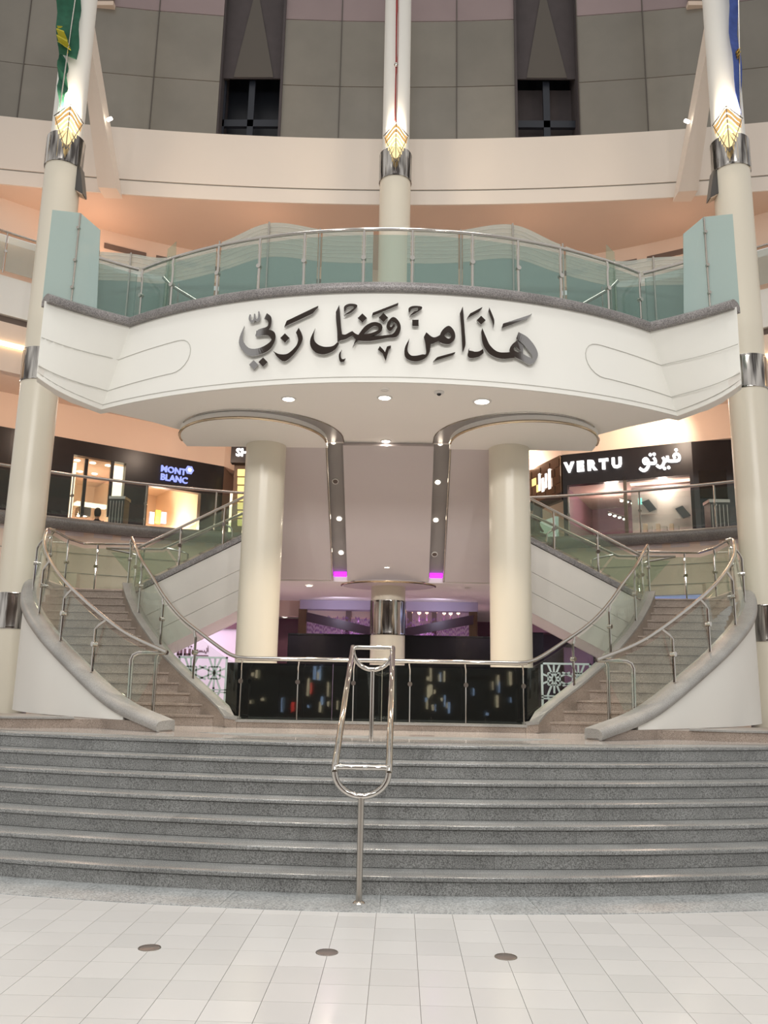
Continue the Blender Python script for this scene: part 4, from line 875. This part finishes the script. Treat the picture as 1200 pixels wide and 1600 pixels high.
em = MB().add([f.at(u+x, -.095, z+y) for x, y in st]+[f.at(u+x, -.06, z+y) for x, y in st], [tuple(range(12)), tuple(range(23, 11, -1))]+[(i, (i+1) % 12, 12+(i+1) % 12, 12+i) for i in range(12)]); em.ob('emblem_centre', 'sign_white', sh)
# its return wall and the next shop
f2 = Frame((-5.81, 27.24), (-5.7, 30.5))
f2.box(MB(), 0, f2.L, 0, .2, F2, TOP).ob('return_wall', 'brown_panel', sh)
nb = thing('golden_shop', (-4.6, 26.7, F2), 'dark shop sign and golden lit window beside the left inner column', 'shop front')
fr_ = Frame((-5.35, 26.6), (-2.0, 26.6))
fr_.pbox(MB(), 361, 420, 690, 723, 0, .3).ob('sign_board', 'shop_black', nb)
fr_.pbox(MB(), 362, 420, 723, 880, .3, .4).ob('back_panel', 'brown_panel', nb)
for k in range(7): fr_.pbox(MB(), 371, 385, 733+k*13, 743+k*13, .1, .2).ob('gold_panel', 'gold_display', nb)
fr_.pbox(MB(), 358, 361, 770, 832, .0, .1).ob('lit_edge', 'shop_light', nb)
u, z = fr_.px(379, 708, 0); fr_.place(text_mesh('sign_letters', 'SH', .36, .03, 'sign_white', .01), u, -.05, z, 'sign_letters', nb)
# bulkhead above the shops
bw = thing('wall_shops', (0, 26, TOP), kind='structure')
for A_, B_ in (((-12.2, 22.45), (-5.81, 27.24)), ((-5.81, 27.24), (-4.4, 30.4)), ((5.3, 25.29), (12.6, 22.0)), ((5.3, 25.29), (4.3, 29.5))):
    q = Frame(A_, B_); q.box(MB(), 0, q.L, .0, .3, TOP, 9.97).ob('bulkhead_face', 'peach', bw)
MB().box(-14, 14, 31, 31.2, F2, 10).ob('far_wall', 'peach', bw)
q = Frame((-14.0, 21.1), (-11.2, 23.17)); q.box(MB(), 0, q.L, 0, .3, F2, TOP).ob('dark_front', 'shop_black', bw)
q.box(MB(), 1.2, 1.7, -.1, 0, F2, TOP).ob('dark_pilaster', 'plaster_dark', bw)
# right: phone shop
f = Frame((5.3, 25.29), (8.79, 23.68)); sh = thing('phone_shop', f.at(1.9, 0, F2), 'black shop front with glowing white two-language sign on the right second level', 'shop front')
zb = f.px(980, 750)[1]
f.box(MB(), 0, f.L, 0, .25, zb, TOP).ob('sign_band', 'shop_black', sh)
g2 = Frame((8.79, 23.68), (10.4, 23.3)); g2.box(MB(), 0, g2.L, 0, .25, F2, TOP).ob('dark_wing', 'shop_black', sh)
g2.box(MB(), .15, .9, -.03, .0, 5.4, 8.0).ob('dark_pane', 'black_glass', sh)
for u0, u1 in ((0, .14), (f.L-.1, f.L)): f.box(MB(), u0, u1, 0, .25, F2, zb).ob('pier', 'shop_black', sh)
f.pbox(MB(), 975, 980, 745, 838, .0, .1).ob('mullion', 'mullion', sh)
f.box(MB(), .14, f.L-.1, .1, .115, F2, zb).ob('window_pane', 'shop_glass', sh)
f.box(MB(), 0, f.L, 4.0, 4.2, F2, zb+.2).ob('back_wall', 'plum', sh)
f.box(MB(), 0, f.L, .25, 4.2, zb+.02, zb+.12).ob('shop_ceiling', 'shop_ceiling', sh)
for u in (-.02, f.L-.08): f.box(MB(), u, u+.08, .25, 4.2, F2, zb).ob('side_wall', 'plum', sh)
f.box(MB(), .3, 1.6, 1.5, 3.6, F2, 6.1).ob('counter', 'shop_black', sh)
sm = f.px(978, 780)[0]
f.box(MB(), sm, f.L-.1, 1.0, 1.1, F2, zb-.02).ob('display_backdrop', 'poster', sh)
f.box(MB(), sm+.05, f.L-.15, .55, .75, zb-.02, zb+.03).ob('lit_strip', 'shop_light', sh)
for (U0, U1, V0, V1, mt) in ((998, 1027, 778, 803, 'poster'), (1052, 1078, 790, 810, 'poster')):
    f.pbox(MB(), U0, U1, V0, V1, .8, .83).ob('poster', mt, sh)
for (U, Vv) in ((1014, 790), (1067, 800)):
    a, z = f.px(U, Vv, .76); MB().add([f.at(a+x, .76, z+y) for x, y in ((-.22, .12), (.0, .2), (.22, -.12), (.0, -.2))]+[f.at(a+x, .79, z+y) for x, y in ((-.22, .12), (.0, .2), (.22, -.12), (.0, -.2))], [(0, 1, 2, 3), (7, 6, 5, 4), (0, 4, 5, 1), (1, 5, 6, 2), (2, 6, 7, 3), (3, 7, 4, 0)]).ob('phone_picture', 'poster_dark', sh)
f.pbox(MB(), 997, 1003, 778, 788, .78, .8).ob('green_patch', 'teal_light', sh)
for k, U in enumerate((1005, 1013, 1025, 1036, 1046, 1055)): f.pbox(MB(), U, U+6, 818+(k % 2)*4, 832, .5, .7).ob('product_box', 'poster' if k % 2 else 'shop_wall', sh)
for (a, b) in (((915, 772), (975, 766)), ((950, 800), (978, 809)), ((968, 779), (1000, 786))):
    qa, qb = [EYE+ray(*q)*((f.at(1, 2.0, 0)-EYE).dot(f.n)/ray(*q).dot(f.n)) for q in (a, b)]
    tr = MB().tube([qa, qb], .03, 6).ob('track_light', 'lens_black', sh)
    for k in range(4): q = qa.lerp(qb, .1+.27*k); MB().lathe([(.0001, -.05), (.05, -.03), (.055, .0), (.0001, .02)], q.x, q.y, 10).ob('spot_head', 'lamp_small', tr).location.z += q.z-.05
point('phone_shop_lamp', f.at(1.2, 1.6, zb-.35), 80, (1, .72, .62), .2); point('phone_shop_lamp', f.at(2.9, .65, zb-.2), 34, (1, .80, .70), .1)
u, z = f.px(927, 728, 0); f.place(text_mesh('sign_letters', 'V E R T U', .42, .03, 'sign_white', .024), u, -.05, z, 'sign_letters', sh)
def arabic(fr, org, sc, paths, w, mt, dots, parent, dep=-.08):
    for P in paths:
        P3 = smooth_path([Vector((x, y, 0)) for x, y in P], len(P)*4); pa = []; pb = []
        for i, q in enumerate(P3):
            t = (P3[min(i+1, len(P3)-1)]-P3[max(i-1, 0)]).normalized(); nn = Vector((-t.y, t.x, 0))*w/2
            for L_, k in ((pa, q+nn), (pb, q-nn)): a, z = fr.px(org[0]+k.x/sc, org[1]+k.y/sc, dep); L_.append(fr.at(a, dep, z))
        MB().strip(pa, pb, tuple(fr.n*.05)).ob('letter_stroke', mt, parent)
    for x, y in dots:
        a, z = fr.px(org[0]+x/sc, org[1]+y/sc, dep); r = w*.62/sc*.0178
        MB().add([fr.at(a+r*math.cos(k*math.pi/4), dep, z+r*math.sin(k*math.pi/4)) for k in range(8)]+[fr.at(a+r*math.cos(k*math.pi/4), dep+.05, z+r*math.sin(k*math.pi/4)) for k in range(8)], [tuple(range(8)), tuple(range(15, 7, -1))]+[(i, (i+1) % 8, 8+(i+1) % 8, 8+i) for i in range(8)]).ob('letter_dot', mt, parent)
arabic(f, (990, 680), 12, [[(770, 430), (755, 380), (800, 345), (850, 380), (855, 440), (825, 470), (740, 480), (655, 475), (635, 430), (630, 385)], [(545, 410), (572, 470), (545, 560), (490, 595), (430, 560)], [(630, 440), (600, 480), (565, 480)],
       [(372, 420), (402, 460), (400, 515), (330, 525), (270, 520)], [(260, 510), (205, 525), (185, 470), (230, 435), (272, 480), (278, 560), (230, 640), (170, 655), (110, 615)]], 52, 'sign_white', [(795, 272), (310, 362), (382, 352), (578, 618), (655, 602)], sh)
# patterned return of the phone shop
fb = Frame((5.3, 25.29), (4.55, 27.4))
fb.box(MB(), .05, fb.L, -.05, .1, 7.7, TOP).ob('return_sign', 'mirror_tile', sh); fb.box(MB(), .05, fb.L, -.05, .1, 7.45, 7.7).ob('return_edge', 'shop_black', sh)
for i in range(7):
    for j in range(4):
        if (i+j) % 2: fb.box(MB(), .1+i*.3, .36+i*.3, -.07, -.05, 7.75+j*.27, 7.99+j*.27).ob('mirror_chip', 'gold_display' if (i*j) % 3 == 1 else 'mirror_tile', sh)
for k, (a_, b_) in enumerate(((.62, .74), (.86, .95), (1.05, 1.18), (1.28, 1.38))): fb.box(MB(), a_, b_, -.09, -.07, 7.95+.08*(k % 2), 8.6-.1*(k % 3)).ob('return_letters', 'sign_white', sh)
fb.box(MB(), .4, 1.4, -.05, .05, F2, 7.0).ob('lit_glass_case', 'case_pale', sh); fb.box(MB(), 1.4, fb.L, -.05, .05, F2, 7.45).ob('dark_pane', 'shop_black', sh)
for (u, v, n) in ((835, 722, 'near'), (837, 748, 'far')): downlight(Zp(u, v, 9.93), (0, 0, -1), .16, '%s ceiling light in the yellow corridor left of the phone shop' % n, 'corridor lights', 20)
# wall washers of the second level (fixtures in its ceiling)
spot('wall_washer', (7.9, 22.2, 9.85), (7.7, 23.9, 9.1), 420, (1, .84, .66), 90, .9, .1)
for x, y, p in ((-8.8, 21.5, 58), (-6, 23.8, 58), (4.2, 27.5, 120), (7.5, 21.8, 85), (-11, 19.5, 60), (-4.5, 26.8, 60)): point('gallery_lamp', (x, y, 9.3), p, (1, .78, .62), .25)
# bins on the gallery
for (u0, u1, v0, v1, n) in ((173, 196, 778, 816, 'left'), (1107, 1136, 783, 822, 'right')):
    q = Yp((u0+u1)/2, v1, 20.3); q.z = F2; w = (u1-u0)/1294*20.9; h = Yp((u0+u1)/2, v0, 20.3).z-F2
    bn = thing('litter_bin', q, 'dark steel litter bin behind the %s gallery rail' % n, 'bin', 'gallery bins')
    MB().box(q.x-w/2, q.x+w/2, q.y-.2, q.y+.2, F2, F2+h*.93).ob('body', 'bin_steel', bn)
    MB().box(q.x-w/2-.02, q.x+w/2+.02, q.y-.22, q.y+.22, F2+h*.93, F2+h).ob('lid', 'steel', bn)
    for k in range(5): MB().box(q.x-w/2+w*(k+.3)/5, q.x-w/2+w*(k+.5)/5, q.y-.215, q.y-.2, F2+.08, F2+h*.88).ob('rib', 'steel', bn)
# ---------------------------------------------------------------- seated people
def person(base, face, label, cloth, hairm):
    """seated figure; base = floor point under the hips, face = heading angle; one skinned body"""
    J = [((0, 0, .52), .13), ((0, .02, .72), .125), ((0, .02, .92), .14), ((0, .01, 1.03), .075), ((0, -.01, 1.10), .052), ((0, -.03, 1.20), .075), ((0, -.035, 1.30), .08),
         ((.17, .02, .98), .06), ((.23, -.03, .74), .048), ((.17, -.22, .62), .038), ((.13, -.33, .60), .03),
         ((-.17, .02, .98), .06), ((-.23, -.03, .74), .048), ((-.17, -.22, .62), .038), ((-.13, -.33, .60), .03),
         ((.10, -.02, .50), .095), ((.12, -.42, .50), .07), ((.12, -.45, .12), .045), ((.12, -.58, .05), .035),
         ((-.10, -.02, .50), .095), ((-.12, -.42, .50), .07), ((-.12, -.45, .12), .045), ((-.12, -.58, .05), .035)]
    E_ = [(0, 1), (1, 2), (2, 3), (3, 4), (4, 5), (5, 6), (2, 7), (7, 8), (8, 9), (9, 10), (2, 11), (11, 12), (12, 13), (13, 14), (0, 15), (15, 16), (16, 17), (17, 18), (0, 19), (19, 20), (20, 21), (21, 22)]
    me = bpy.data.meshes.new('person_skeleton'); me.from_pydata([j[0] for j in J], E_, []); o = bpy.data.objects.new('tmp', me); C.objects.link(o)
    o.modifiers.new('skin', 'SKIN'); o.modifiers.new('sub', 'SUBSURF').levels = 2
    for i, v in enumerate(me.skin_vertices[0].data): v.radius = (J[i][1], J[i][1]*(.8 if i in (1, 2) else 1)); v.use_root = i == 0
    dg = bpy.context.evaluated_depsgraph_get(); body = bpy.data.meshes.new_from_object(o.evaluated_get(dg)); bpy.data.objects.remove(o)
    body.materials.clear(); body.materials.append(MATS[cloth]); body.materials.append(MATS['skin'])
    for p in body.polygons:
        c = p.center; p.material_index = 1 if (c.z > 1.07 or (c.y < -.27 and .54 < c.z < .66)) else 0; p.use_smooth = True
    R = thing('person', base, label, 'person', 'seated people'); R.rotation_euler = (0, 0, face)
    b = link('body', body); b.parent = R
    h = MB(); h.lathe([(.0001, 1.405), (.05, 1.395), (.085, 1.35), (.098, 1.28), (.092, 1.20), (.07, 1.14)], 0, -.01, 20); h.v = [(x, y if y > -.06 else -.06+(y+.06)*.2, z) for x, y, z in h.v]
    q = link('hair', h.mesh('hair', hairm, smooth=True)); q.parent = R
    fc = MB(); fc.lathe([(.0001, .02), (.012, .005), (.014, -.01), (.0001, -.015)], 0, 0, 8); fc.v = [(x, y-.118, z+1.235) for x, y, z in fc.v]; q = link('nose', fc.mesh('nose', 'skin', smooth=True)); q.parent = R
    e = MB()
    for x in (-.032, .032): e.box(x-.012, x+.012, -.112, -.098, 1.262, 1.272)
    e.box(-.022, .022, -.11, -.095, 1.193, 1.199); q = link('eyes_and_mouth', e.mesh('eyes_and_mouth', 'hair')); q.parent = R
    return R
def stool(p, label):
    t = thing('ottoman', p, label, 'seat', 'gallery seats'); MB().lathe([(.0001, F2+.06), (.26, F2+.06), (.28, F2+.12), (.28, F2+.38), (.25, F2+.43), (.0001, F2+.44)], p[0], p[1], 24).ob('cushion', 'brown_panel', t, smooth=True)
    for k in range(4): a = math.pi/4+k*math.pi/2; MB().box(p[0]+.18*math.cos(a)-.02, p[0]+.18*math.cos(a)+.02, p[1]+.18*math.sin(a)-.02, p[1]+.18*math.sin(a)+.02, F2, F2+.07).ob('leg', 'steel', t)
for (u, Y, ang, lb, cl, sl) in ((152, 23.2, math.pi, 'person in dark clothes seated facing the left shop window, seen from behind', 'dark_cloth', 'round brown ottoman under the person by the left shop window'),
                                (829, 21.6, 2.2, 'person in maroon clothes seated left of the phone shop', 'maroon_cloth', 'round brown ottoman under the person by the phone shop')):
    q = Yp(u, 806, Y); q.z = F2-.045; stool((q.x, q.y, F2), sl); person(q, ang, lb, cl, 'hair')

# ================================================================== GROUND FLOOR BEHIND THE SCREEN
st_ = thing('crystal_shop', (AX, 20, 0), 'shop with lavender canopy and crystal curtain behind the centre column', 'shop front')
MB().box(-2.15, 2.13, 19.95, 20.4, 3.46, 3.80).ob('canopy', 'lavender', st_)
for x in (-2.08, 2.02): MB().box(x-.1, x+.1, 20.0, 20.2, 0, 3.46).ob('post', 'mirror_tile', st_)
for x in (-1.0, -.35, .5, 1.1): MB().box(x-.06, x+.06, 20.3, 20.4, 1, 3.46).ob('inner_post', 'plaster_dark', st_)
for s, n in SIDES:
    MB().hexa([(.3, 19.9, 2.82), (2.0, 19.9, 3.16), (2.0, 20.0, 3.16), (.3, 20.0, 2.82)], [(.3, 19.9, 3.02), (2.0, 19.9, 3.38), (2.0, 20.0, 3.38), (.3, 20.0, 3.02)]).ob('slanted_fascia', 'purple_dark', st_, side=s)
    cu = MB(); rr = random.Random(3)
    for k in range(60):
        x = .35+k*.028; y = 20.1+rr.random()*.15; z0 = 2.2+rr.random()*.2
        for j in range(8): z = z0+j*.12; cu.add([(x, y, z), (x+.016, y, z+.05), (x, y-.016, z+.05), (x-.016, y, z+.05), (x, y+.016, z+.05), (x, y, z+.10)], [(0, 1, 2), (0, 2, 3), (0, 3, 4), (0, 4, 1), (5, 2, 1), (5, 3, 2), (5, 4, 3), (5, 1, 4)])
    cu.ob('crystal_curtain', 'crystal', st_, side=s, kind='stuff')
MB().box(-2.2, 2.2, 22, 22.1, 0, 3.68).ob('back_wall', 'lavender', st_)
for i, (u, v) in enumerate(((502, 952), (514, 954), (525, 957), (537, 954), (548, 954), (560, 958), (572, 956), (642, 956), (655, 957), (667, 956), (680, 957), (694, 957), (704, 958), (716, 957))):
    q = Yp(u, v, 20.55); t = thing('pendant_lamp', q, 'small warm pendant bulb, %s in the row under the lavender canopy' % (['first', 'second', 'third', 'fourth', 'fifth', 'sixth', 'seventh', 'eighth', 'ninth', 'tenth', 'eleventh', 'twelfth', 'thirteenth', 'last'][i]+' from the left'), 'pendant lamp', 'canopy bulbs')
    MB().lathe([(.0001, .05), (.03, .04), (.045, 0), (.03, -.04), (.0001, -.05)], q.x, q.y, 12).ob('bulb', 'bulb_warm', t, smooth=True).location.z += q.z
    MB().tube([(q.x, q.y, q.z+.045), (q.x, q.y, 3.68)], .006, 5).ob('cord', 'mullion', t)
    MB().tube([(q.x, q.y, q.z-.05), (q.x, q.y, q.z-.22)], .02, 6).ob('crystal_drop', 'crystal', t)
for s, n, x0, x1 in ((-1, 'left', .39, 2.19), (1, 'right', .34, 2.22)):
    k = thing('black_display_board', (s*1.3, 18.2, 0), 'wide black display board standing %s of the centre column' % n, 'display board', 'black boards')
    MB().box(x0, x1, 18.18, 18.25, 1.0, 2.76).ob('panel', 'black_board', k, side=s)
    for x in (x0+.15, x1-.15): MB().box(x-.04, x+.04, 18.25, 18.33, .0, 2.6).ob('leg', 'mullion', k, side=s)
    MB().sweep([(x0, 18.17, 2.74), (x1, 18.17, 2.74)], [(0, 0), (0, .03), (-.1, .03), (-.1, 0)]).ob('top_edge', 'black_glass', k, side=s)
struct('floor_lower_back', MB().box(-11, 11, 14.7, 27, -.008, .012), 'floor_back')
for s, n in SIDES: struct('wall_lower_'+n, MB().box(6.6, 16, 17.3, 17.5, 0, 3.9), 'peach', side=s)
struct('wall_lower_back', MB().box(-11, 11, 26, 26.2, 0, 3.7), 'plum')
# left: pink shop wall with logo
pk = thing('pink_shop', (-4.3, 18.5, 0), 'pale pink shop wall with dark Arabic logo behind the left lattice screen', 'shop front')
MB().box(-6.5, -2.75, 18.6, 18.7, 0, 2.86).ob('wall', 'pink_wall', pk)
MB().box(-6.5, -2.75, 18.5, 18.75, 2.86, 3.68).ob('fascia', 'plum', pk)
fp = Frame((-6.5, 18.6), (-2.75, 18.6))
def ubr(u0, u1, v0, v1, w):
    for q in ((u0, u0+w, v0, v1), (u1-w, u1, v0, v1), (u0, u1, v1-w, v1)): fp.pbox(MB(), q[0], q[1], q[2], q[3], -.04, 0).ob('logo_block', 'maroon_text', pk)
ubr(287, 297.5, 1013.5, 1024, 3.2); ubr(276.5, 284.5, 1013.5, 1024, 3.2)
for u, v in ((294, 1010), (298.5, 1010), (276, 1011), (281, 1010.5), (279, 1008.3)): fp.pbox(MB(), u-1.1, u+1.1, v-1.1, v+1.1, -.04, 0).ob('logo_dot', 'maroon_text', pk)
arabic(fp, (260, 980), 10, [[(648, 310), (648, 385)], [(628, 320), (628, 378), (600, 384), (592, 362), (586, 384), (560, 384)], [(560, 384), (556, 362), (548, 384), (536, 362), (528, 384), (516, 362), (508, 384), (492, 384)], [(490, 384), (470, 380), (470, 356), (488, 352), (490, 384), (482, 402), (462, 405)], [(450, 345), (448, 380), (425, 395), (404, 378), (402, 345)]], 8, 'maroon_text', [(648, 296), (604, 402), (616, 402), (426, 330)], pk, -.03)
fp.pbox(MB(), 302, 325, 1023.5, 1025, -.03, 0).ob('logo_line', 'maroon_text', pk)
# right: dark shop with plum panel
dk = thing('dark_shop', (4.3, 18.5, 0), 'dark shop with plum wall panel behind the right lattice screen', 'shop front')
MB().box(2.9, 6.5, 19.2, 19.3, 0, 2.9).ob('wall', 'purple_dark', dk); MB().box(2.9, 6.5, 18.5, 18.75, 2.9, 3.68).ob('fascia', 'plum', dk)
MB().box(3.95, 4.6, 18.9, 19.0, 0, 2.6).ob('wall_panel', 'plum', dk)
for x in (3.3, 5.2): MB().box(x-.15, x+.15, 18.6, 18.9, 0, 2.9).ob('pier', 'shop_black', dk)
area('pink_shop_lamp', (-4.4, 17.2, 3.3), (-4.4, 18.6, 1.5), .8, 24, (1, .78, .95))
for x in (-2, 2): spot('lower_lamp', (x, 17.6, 3.64), (x, 17.6, 0), 230, (1, .74, .72), 115)
spot('lower_lamp', (-.8, 21, 3.6), (-.8, 20.6, 0), 200, (1, .65, .85), 115); spot('lower_lamp', (.8, 21, 3.6), (.8, 20.6, 0), 200, (1, .65, .85), 115)
spot('canopy_lamp', (-1.2, 19.0, 3.3), (-1.0, 20.2, 3.6), 12, (.8, .75, 1), 130); spot('canopy_lamp', (1.2, 19.0, 3.3), (1.0, 20.2, 3.6), 12, (.8, .75, 1), 130)
area('lower_lamp', (4.6, 17.8, 3.25), (4.6, 17, 0), 1.2, 24, (.55, .6, 1))
# lights washing the gallery ring and the space below it (uplights on the third level)
for x, p in ((-8.6, 70), (-4.6, 45), (4.4, 8), (8.4, 10)): spot('ring_uplight', (x, 16.2, 11.0), (x*.98, 18.2, 14.4), p, (1, .66, .46), 100, .9, .2)
for x, p in ((-7.5, 30), (-3.2, 13), (3.2, 8), (7.0, 10)): point('gallery_cove', (x, 18.7, 12.0), p, (1, .58, .38), .2)
# ================================================================== OPPOSITE SIDE OF THE HALL (seen only in reflections)
ow_ = thing('wall_opposite', (0, -20, 0), kind='structure')
MB().box(-24, 24, -20.4, -20, 0, 12).ob('face', 'opposite_wall', ow_)
rr = random.Random(11)
for k in range(64):  # glowing strips made up so the black panels show reflected streaks
    c_ = rr.choice([(-3.7, .8), (-3.7, .8), (2.25, .6), (2.25, .6), (-7, 1.2), (5.5, .8), (-12, 3), (12, 3), (0, 6)])
    x = c_[0]+c_[1]*(2*rr.random()-1); z = .2+1.9*rr.random(); w = .025+.05*rr.random(); h = .12+.6*rr.random()
    MB().box(x-w, x+w, -20, -19.9, z, z+h).ob('lit_window', rr.choice(['window_glow', 'window_glow', 'window_glow', 'red_sign', 'window_blue'] if x < 0 else ['window_glow', 'window_glow', 'window_blue']), ow_)
